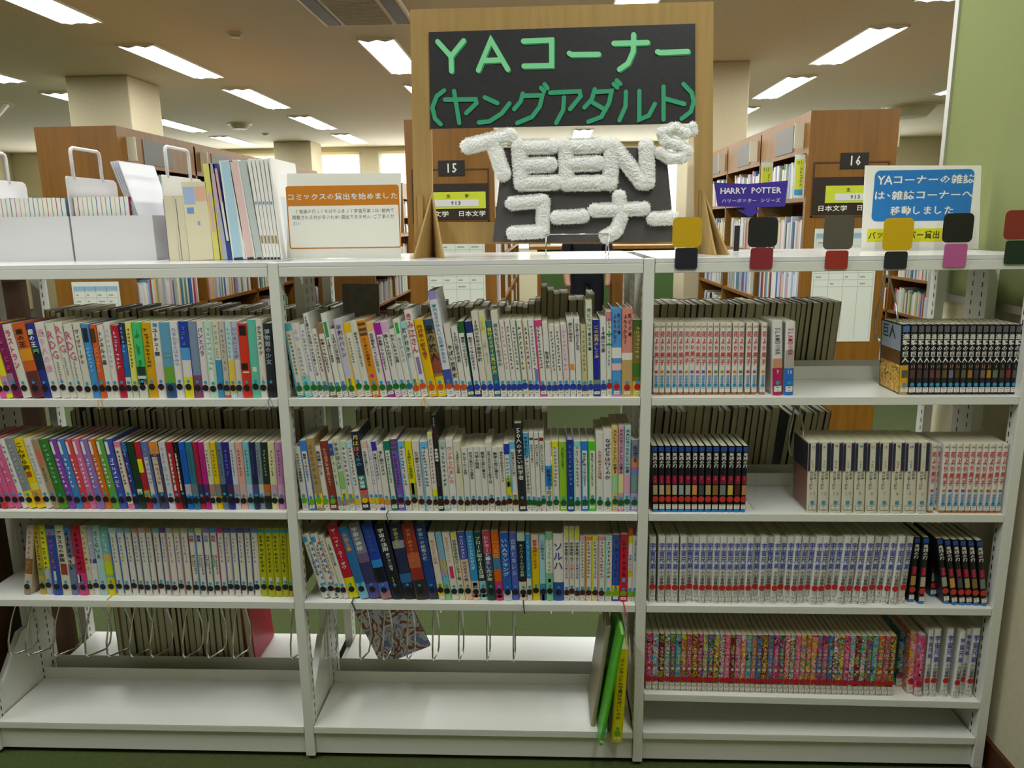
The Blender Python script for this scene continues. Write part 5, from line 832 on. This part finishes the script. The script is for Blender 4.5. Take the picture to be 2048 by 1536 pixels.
for i in range(5): mag(494+i*8.4, 502+i*8.4, 527.5+i*6.8, 534+i*6.8, 318, 517, 'e4e2dc', 'thin white magazine with brown spine mark, %s of five' % ORD(i+1), [(.16, .24, .2, .8, '9c8458'), (.55, .58, .2, .8, '7c90b0'), (0, .02, .1, .9, '303040')])
r = mag(536, 541, 562, 566, 316, 517, 'e8e6e4', 'white magazine at the right end of the row showing its cover', [])
MB().use(mat('ccd4dc', .4, gain=1.0)).box(.0045, .0048, .04, .16, .05, .16).build('cover_picture', r)
# printed cards
def card(name, quad, Y, thick, lab, cat, base):
    """quad: TL,TR,BR,BL pixel corners of a flat card that stands at depth Y (vertical plane)"""
    P = [atY(u, v, Y) for u, v in quad]
    r = empty(name, (P[3].x, Y, ZT)); tag(r, lab, cat)
    pts = [(p.x-P[3].x, p.z-ZT) for p in (P[3], P[2], P[1], P[0])]
    MB().use(base).prism_xz(pts, 0, thick).build('sheet', r)
    return r, P[3].x
def local(u, v, Y, x0): p = atY(u, v, Y); return (p.x-x0, p.z-ZT)
def rounded(x0, x1, z0, z1, rr, n=5):
    out = []
    for cx, cz, a0 in ((x1-rr, z0+rr, -90), (x1-rr, z1-rr, 0), (x0+rr, z1-rr, 90), (x0+rr, z0+rr, 180)):
        for i in range(n+1): a = math.radians(a0+90*i/n); out.append((cx+rr*math.cos(a), cz+rr*math.sin(a)))
    return out
# comics notice
YC = .19
r, x0 = card('notice_stand', [(574, 347), (802, 346), (802, 516), (574, 516)], YC, .0008, 'white and orange notice about lending comics in a clear stand', 'notice', mat('f2f0e6', .6, gain=1.0))
a = local(580, 498, YC, x0); b_ = local(797, 369, YC, x0); hdz = local(690, 411, YC, x0)[1]
MB().use(mat('cc7c10', .5, gain=1.0)).prism_xz(rounded(a[0], b_[0], a[1], b_[1], .006), -.0006, -.0001).build('orange_border', r)
MB().use(mat('f2f0e6', .6, gain=1.0)).prism_xz(rounded(a[0]+.003, b_[0]-.003, a[1]+.003, hdz, .004), -.0009, -.0006).build('text_panel', r)
wm = mat('f0eee6', .5, gain=1.0); gm = mat('5c6470', .5, gain=1.0); zt_ = local(690, 393, YC, x0)[1]
its = htext('コミックスの貸出を始めました', a[0]+.002, b_[0]-.002, zt_, .0175, wm)
its += htext('『鬼滅の刃』『ちはやふる』『宇宙兄弟』は、館内で', a[0]+.02, b_[0]-.014, local(690, 422, YC, x0)[1], .0115, gm, 0)
its += htext('閲覧される方が多いため、貸出できません。ご了承くだ', a[0]+.012, b_[0]-.014, local(690, 434, YC, x0)[1], .0115, gm, 0)
its += htext('さい。', a[0]+.012, a[0]+.035, local(690, 446, YC, x0)[1], .0115, gm, 0)
text_job('print', r, its, None, .0012)
p0 = local(573, 516, YC, x0); p1 = local(804, 346, YC, x0)
MB().use(M_CLEAR).box(p0[0], p1[0], -.004, -.002, .0, p1[1]).box(p0[0], p1[0], -.03, .06, .0005, .0025).build('clear_stand', r)
# blue magazine notice
YN = .3
r, x0 = card('notice_stand', [(1730, 331), (1963, 331), (1957, 498), (1722, 499)], YN, .0008, 'blue and white notice about moved magazines in a clear stand', 'notice', mat('f2f0e6', .6, gain=1.0))
a = local(1742, 443, YN, x0); b_ = local(1950, 338, YN, x0)
MB().use(mat('1878c4', .5, gain=1.0)).prism_xz(rounded(a[0], b_[0], a[1], b_[1], .014), -.0006, -.0001).build('blue_panel', r)
ya = local(1733, 484, YN, x0); yb_ = local(1900, 456, YN, x0)
MB().use(mat('e0d818', .5, gain=1.0)).prism_xz([(ya[0], ya[1]), (yb_[0], ya[1]), (yb_[0], yb_[1]), (ya[0], yb_[1])], -.0006, -.0001).build('yellow_strip', r)
its = htext('YAコーナーの雑誌', local(1753, 0, YN, x0)[0], local(1946, 0, YN, x0)[0], local(1850, 359, YN, x0)[1], .023, wm)
def span(s, u0, u1, v, size, m): return htext(s, local(u0, v, YN, x0)[0], local(u1, v, YN, x0)[0], local((u0+u1)/2, v, YN, x0)[1], size, m)
its = span('YAコーナーの雑誌', 1755, 1949, 359, .024, wm)+span('は、雑誌コーナーへ', 1748, 1946, 390, .024, wm)+span('移動しました', 1780, 1908, 421, .024, wm)+span('バックナンバー貸出', 1736, 1880, 470, .022, mat('202018', .5, gain=1.0))
text_job('print', r, its, None, .0009)
p0 = local(1720, 499, YN, x0); p1 = local(1966, 330, YN, x0)
MB().use(M_CLEAR).box(p0[0], p1[0], -.004, -.002, .0, p1[1]).box(p0[0], p1[0], -.03, .06, .0005, .0025).build('clear_stand', r)
# purple series sign
YP = .3
pts = [(1428, 365), (1495, 368), (1576, 361), (1570, 413), (1512, 414), (1512, 420), (1524, 420), (1499, 434), (1475, 420), (1489, 420), (1489, 414), (1435, 413)]
P = [atY(u, v, YP) for u, v in pts]; x0 = P[8].x
r = empty('shelf_sign', (x0, YP, ZT)); tag(r, 'purple arrow shaped sign with white lettering in a clear holder', 'sign')
loc = [(p.x-x0, p.z-ZT) for p in P][::-1]
MB().use(mat('3c2c90', .4, gain=1.0)).prism_xz(loc, 0, .001).build('sign_card', r)
lm = mat('e4e0e8', .5, gain=1.0)
def sp2(s, u0, u1, v, size, bold): return htext(s, atY(u0, v, YP).x-x0, atY(u1, v, YP).x-x0, atY((u0+u1)/2, v, YP).z-ZT, size, lm, bold)
text_job('print', r, sp2('HARRY POTTER', 1441, 1563, 381, .0165, 1)+sp2('ハリーポッター シリーズ', 1443, 1561, 401, .0115, 0), None, .0008)
q0 = atY(1470, 440, YP).x-x0; q1 = atY(1585, 440, YP).x-x0
MB().use(M_CLEAR).box(q0, q1, .002, .004, 0, atY(1500, 372, YP).z-ZT).box(q0, q1, -.05, .004, .0005, .0025).build('clear_holder', r)
MB().use(mat('18181c', .5, gain=1.0)).box(q0, q0+.014, -.001, .0018, .0025, .07).build('black_clip', r)
# laminated paper tags stuck along the front edge
TAGS = [(1372, 432, 540, [('d0a818', .42, 1), ('1c2030', 0, .42)], 'yellow and navy'), (1522, 432, 540, [('14181c', .42, 1), ('8c2030', 0, .42)], 'black and dark red'), (1672, 428, 540, [('5c564e', .36, 1), ('a02c24', 0, .36)], 'grey and brick red'), (1790, 434, 540, [('d8b010', .36, 1), ('181c28', 0, .36)], 'bright yellow and black'), (1908, 424, 536, [('14141c', .45, 1), ('c05c98', 0, .45)], 'black and pink'), (2030, 418, 530, [('8c2c24', .45, 1), ('102c24', 0, .45)], 'reddish brown and green')]
for u, vt, vb, cols, nm in TAGS:
    c = atY(u, vb, -.004); hgt = atY(u, vt, -.004).z-c.z; r = empty('laminated_tag', (c.x, -.0035, c.z)); tag(r, nm+' paper tag in clear film stuck on the top front edge', 'tag', 'laminated paper tags along the shelf edge')
    for col, f0, f1 in cols:
        wd = .034 if f0 > 0 else .026; o = MB().use(mat(col, .3, gain=1.0)).prism_xz(rounded(-wd, wd, hgt*f0*.98+.002, hgt*f1*.98, .012 if f0 > 0 else .006), 0, .0006).build('paper_piece', r)
    MB().use(M_CLEAR).prism_xz(rounded(-.05, .05, .0, hgt+.008, .04, 8), -.0006, -.0001).build('clear_film', r)
# ------------------------------------------------------------------ cardboard frame with the big sign
YF = .22
def zp(x, y): return (800+x/2.898, y/2.898)
FX0 = atY(828, 505, YF).x; ORG = Vector((FX0, YF, ZT))
def fl(u, v, Y=YF): p = atY(u, v, Y); return (p.x-FX0, p.z-ZT)
r = empty('corner_sign', ORG); tag(r, 'large cardboard frame sign with green letters on a black board', 'sign')
O_ = [fl(820, 19), fl(1427, 3), fl(1425, 488), fl(829, 488)]
I_ = [fl(860, 66), fl(1389, 49), fl(1389, 444), fl(866, 444)]
q = MB().use(M_CARD)
for k in range(4):
    a, b2 = k, (k+1) % 4
    q.prism_xz([I_[a], I_[b2], O_[b2], O_[a]], 0, .012)
q.build('cardboard_frame', r)
BB = [fl(858, 65), fl(1390, 48), fl(1390, 247), fl(861, 258)]
MB().use(noise_mat('black_board', '1c1c1e', '242426', (90, 90, 90), .55, gain=1.0)).prism_xz([BB[3], BB[2], BB[1], BB[0]], -.004, -.0002).build('black_board', r)
def stroke_mesh(b, pts, wd, y0, y1, dx=0, dz=0):
    pts = [(p[0]+dx, p[1]+dz) for p in pts]; n = len(pts); Lf = []; Rt = []
    def nrm(a, c): d = math.hypot(c[0]-a[0], c[1]-a[1]) or 1; return ((c[0]-a[0])/d, (c[1]-a[1])/d)
    for i, p in enumerate(pts):
        d0 = nrm(pts[i-1], p) if i else nrm(p, pts[1]); d1 = nrm(p, pts[i+1]) if i < n-1 else d0
        tx, tz = d0[0]+d1[0], d0[1]+d1[1]; m = math.hypot(tx, tz) or 1; tx /= m; tz /= m; c = max(.5, tx*d0[0]+tz*d0[1]); hw = wd/2/c
        Lf.append((p[0]-tz*hw, p[1]+tx*hw)); Rt.append((p[0]+tz*hw, p[1]-tx*hw))
    def cap(p, d, s):
        out = []
        for k in range(1, 5): a = math.pi*(-.5+k/5); out.append((p[0]+s*(d[0]*math.cos(a)*1.0)*wd/2+(-d[1])*math.sin(a)*wd/2*s, p[1]+s*(d[1]*math.cos(a))*wd/2+d[0]*math.sin(a)*wd/2*s))
        return out
    dE = nrm(pts[-2], pts[-1]); dS = nrm(pts[0], pts[1])
    for i in range(n-1): b.prism_xz([Rt[i], Rt[i+1], Lf[i+1], Lf[i]], y0, y1)
    b.prism_xz([Rt[-1]]+cap(pts[-1], dE, 1)+[Lf[-1]], y0, y1); b.prism_xz([Lf[0]]+cap(pts[0], dS, -1)+[Rt[0]], y0, y1)
ROW1 = {'Y': [[(220, 245), (297, 330)], [(370, 240), (297, 330), (300, 415)]], 'A': [[(455, 410), (527, 235), (625, 405)], [(495, 355), (585, 350)]], 'コ': [[(715, 242), (878, 236), (878, 383), (718, 386)]], 'ー': [[(980, 312), (995, 320), (1150, 318)]], 'ナ': [[(1238, 255), (1432, 250)], [(1352, 205), (1350, 300), (1320, 370), (1270, 405)]], 'ー2': [[(1490, 303), (1505, 308), (1665, 302)]]}
ROW2 = {'（': [[(258, 527), (215, 560), (190, 625), (205, 690), (238, 722)]], 'ヤ': [[(262, 580), (440, 578), (445, 600), (385, 658)], [(315, 530), (345, 715)]], 'ン': [[(492, 567), (565, 600)], [(635, 602), (590, 660), (520, 705), (458, 712)]], 'グ': [[(712, 545), (700, 590), (662, 635)], [(708, 558), (825, 555), (810, 620), (765, 680), (680, 715)], [(817, 512), (835, 532)], [(838, 492), (855, 515)]], 'ア': [[(870, 540), (1040, 532), (1046, 560), (985, 635)], [(950, 568), (945, 640), (905, 715)]], 'ダ': [[(1128, 520), (1110, 580), (1068, 625)], [(1124, 536), (1225, 530), (1210, 600), (1165, 680), (1090, 708)], [(1118, 598), (1190, 640)], [(1237, 490), (1258, 510)], [(1255, 470), (1275, 490)]], 'ル': [[(1308, 535), (1305, 620), (1270, 700)], [(1385, 530), (1385, 695), (1440, 672), (1475, 605)]], 'ト': [[(1525, 505), (1525, 695)], [(1525, 572), (1645, 605)]], '）': [[(1640, 490), (1688, 540), (1700, 592), (1682, 650), (1630, 690)]]}
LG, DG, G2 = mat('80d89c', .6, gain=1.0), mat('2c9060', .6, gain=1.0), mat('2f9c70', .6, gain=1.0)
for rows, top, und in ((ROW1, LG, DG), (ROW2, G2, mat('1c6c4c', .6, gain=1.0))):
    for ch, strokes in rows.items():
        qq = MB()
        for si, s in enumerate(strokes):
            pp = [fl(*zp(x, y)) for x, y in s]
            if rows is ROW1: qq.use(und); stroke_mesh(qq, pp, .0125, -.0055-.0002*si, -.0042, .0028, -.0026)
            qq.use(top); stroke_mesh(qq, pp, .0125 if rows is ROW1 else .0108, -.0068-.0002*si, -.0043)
        qq.build('letter', r)
def wing(us, uf, vf):
    a = fl(us, 500)[0]; F_ = atY(uf, vf, YF-.12); fx, fy = F_.x-FX0, -.12; L = math.hypot(fx-a, fy); nx, ny = -fy/L*.0025, (fx-a)/L*.0025
    tri = [(a, -.001, 0), (fx, fy, 0), (fx+(a-fx)*.2, fy*.8, .03), (a, -.001, .165)]
    q = MB().use(M_CARD); q.add([(x+nx, y+ny, z) for x, y, z in tri]+[(x-nx, y-ny, z) for x, y, z in tri], [(0, 1, 2, 3), (7, 6, 5, 4), (0, 4, 5, 1), (1, 5, 6, 2), (2, 6, 7, 3), (3, 7, 4, 0)])
    return q.build('foot_wing', r)
wing(868, 826, 513); wing(868, 888, 511); wing(1400, 1458, 506); wing(1400, 1432, 506)
for xx in (.015, fl(1408, 500)[0]-.018): MB().use(M_CARD).box(xx, xx+.014, -.006, -.0003, .0, .16).build('fold_flap', r)
MB().use(M_CARD).box(.0, .04, .0, .012, 0, O_[3][1]+.001).box(fl(1389, 490)[0], fl(1424, 490)[0], 0, .012, 0, O_[2][1]+.001).build('frame_leg', r)
# ------------------------------------------------------------------ fluffy letters on a grey board held by a small wire easel
YT = .14
T0 = atY(985, 483, YT); r = empty('fluffy_sign', (T0.x, YT, ZT)); tag(r, 'dark grey board with white fluffy letters on a wire easel', 'sign')
def tl(u, v): p = atY(u, v, YT); return (p.x-T0.x, p.z-ZT)
MB().use(mat('4c4848', .8, gain=1.0)).prism_xz([tl(985, 484), tl(1350, 484), tl(1332, 295), tl(1007, 295)], 0, .005).build('board', r)
M_FLUFF = bpy.data.materials.new('white_fluff'); M_FLUFF.use_nodes = True; _n = M_FLUFF.node_tree
_b = _n.nodes['Principled BSDF']; _b.inputs['Base Color'].default_value = (.97, .97, .94, 1); _b.inputs['Roughness'].default_value = 1.0; _b.inputs['Specular IOR Level'].default_value = 0.0
_t = _n.nodes.new('ShaderNodeBsdfTranslucent'); _t.inputs[0].default_value = (.93, .93, .9, 1); _x = _n.nodes.new('ShaderNodeMixShader'); _x.inputs[0].default_value = .2
_n.links.new(_b.outputs[0], _x.inputs[1]); _n.links.new(_t.outputs[0], _x.inputs[2]); _n.links.new(_x.outputs[0], _n.nodes['Material Output'].inputs[0])
FL = {'T': [[(395, 850), (640, 790)], [(540, 830), (600, 1010)]], 'E': [[(690, 850), (705, 1065)], [(690, 855), (880, 850)], [(700, 965), (870, 955)], [(705, 1065), (900, 1060)]], 'E2': [[(960, 850), (965, 1065)], [(960, 850), (1150, 845)], [(965, 955), (1145, 948)], [(965, 1065), (1165, 1062)]], 'N': [[(1215, 1065), (1225, 845)], [(1235, 850), (1400, 1060)], [(1430, 1060), (1425, 850)]], 'S': [[(1655, 775), (1590, 745), (1515, 770), (1535, 820), (1610, 845), (1660, 875), (1630, 915), (1560, 920), (1500, 885)]], 'apostrophe': [[(1690, 735), (1695, 770)]],
      'コ': [[(650, 1180), (830, 1165), (825, 1340), (655, 1350)]], 'ー': [[(905, 1260), (1060, 1252)]], 'ナ': [[(1125, 1220), (1410, 1210)], [(1268, 1140), (1280, 1260), (1250, 1340), (1190, 1370)]], 'ー2': [[(1465, 1268), (1575, 1262)]]}
for ch, strokes in FL.items():
    qq = MB().use(M_FLUFF); wd = (66 if ch not in ('T', 'N', 'E', 'E2') else 74)/2.898/1510*1.98*1.12; wd = {'S': .027, 'apostrophe': .018}.get(ch, wd)
    for s in strokes:
        pp = [tl(*zp(x, y)) for x, y in s]
        NS = 12
        def prof(sd): return -.003-.017*math.sqrt(max(0, 1-sd*sd))
        for (xa, za), (xb, zb) in zip(pp[:-1], pp[1:]):
            Ln = math.hypot(xb-xa, zb-za); dx, dz = (xb-xa)/max(Ln, 1e-5), (zb-za)/max(Ln, 1e-5); nl = max(2, int(Ln/.0028)); V2 = []
            for i in range(nl+1):
                for j in range(NS+1):
                    sd = -1+2*j/NS; q_ = wd*.5*(1+RND.uniform(-.05, .05)); V2.append((xa+(xb-xa)*i/nl-dz*sd*q_, prof(sd)+RND.uniform(-.0016, .0012), za+(zb-za)*i/nl+dx*sd*q_))
            qq.add(V2, [(i*(NS+1)+j, (i+1)*(NS+1)+j, (i+1)*(NS+1)+j+1, i*(NS+1)+j+1) for i in range(nl) for j in range(NS)])
            for k in range(int(Ln/wd*190)+40):
                tpar = RND.uniform(0, 1); side = RND.choice([-1, 1])*RND.uniform(.55, 1.0)**.5
                bx, bz = xa+(xb-xa)*tpar-dz*side*wd*.47, za+(zb-za)*tpar+dx*side*wd*.47; by = prof(side*.95); ln = RND.uniform(.003, .006)
                ex, ez, ey = -dz*side*1.2+RND.uniform(-.5, .5), dx*side*1.2+RND.uniform(-.5, .5), -.35
                m = math.sqrt(ex*ex+ez*ez+ey*ey); tip = (bx+ex/m*ln, by+ey/m*ln, bz+ez/m*ln); wv = .0012
                qq.add([(bx+dx*wv, by, bz+dz*wv), (bx-dx*wv, by, bz-dz*wv), tip], [(0, 1, 2)])
        for (xa, za) in pp:
            V2 = []; F2 = []
            for i in range(6):
                rr_ = wd*.5*math.sin(math.pi/2*i/5)
                for j in range(20): an = 2*math.pi*j/20; q_ = rr_*(1+RND.uniform(-.05, .06)); V2.append((xa+q_*math.cos(an), prof(i/5)+RND.uniform(-.0014, .0008), za+q_*math.sin(an)))
            qq.add(V2, [(i*20+j, (i+1)*20+j, (i+1)*20+(j+1) % 20, i*20+(j+1) % 20) for i in range(5) for j in range(20)])
            for k in range(60):
                an = RND.uniform(0, 6.283); ln = RND.uniform(.003, .006); ca, sa = math.cos(an), math.sin(an); bx, bz = xa+wd*.46*ca, za+wd*.46*sa; by = prof(.95)
                qq.add([(bx-sa*.0012, by, bz+ca*.0012), (bx+sa*.0012, by, bz-ca*.0012), (bx+ca*ln, by-.001, bz+sa*ln+RND.uniform(-.001, .001))], [(0, 1, 2)])
    qq.build('letter', r)
e = empty('wire_easel', (T0.x, YT, ZT)); tag(e, 'small chrome wire easel under the fluffy letter board', 'easel')
xl, xr = tl(1092, 500)[0], tl(1216, 500)[0]; zb_ = tl(1150, 468)[1]
for x in (xl, xr):
    MB().use(M_CHROME).tube([(x, -.022, zb_), (x, -.022, .012), (x, -.018, .003), (x, .0, .0025), (x, .07, .0025)], .0018, 6).build('leg', e, smooth=True)
    MB().use(M_CHROME).tube([(x, -.004, .026), (x, .008, .028), (x, .012, .1), (x, .07, .003)], .0014, 6).build('back_stay', e, smooth=True)
    MB().use(M_CHROME).tube([(x, -.022, .024), (x, .010, .0245)], .0014, 6).build('rest', e, smooth=True)
MB().use(M_CHROME).tube([(xl, -.022, zb_), (xr, -.022, zb_)], .0016, 6).build('cross_bar', e, smooth=True)
flush_text()
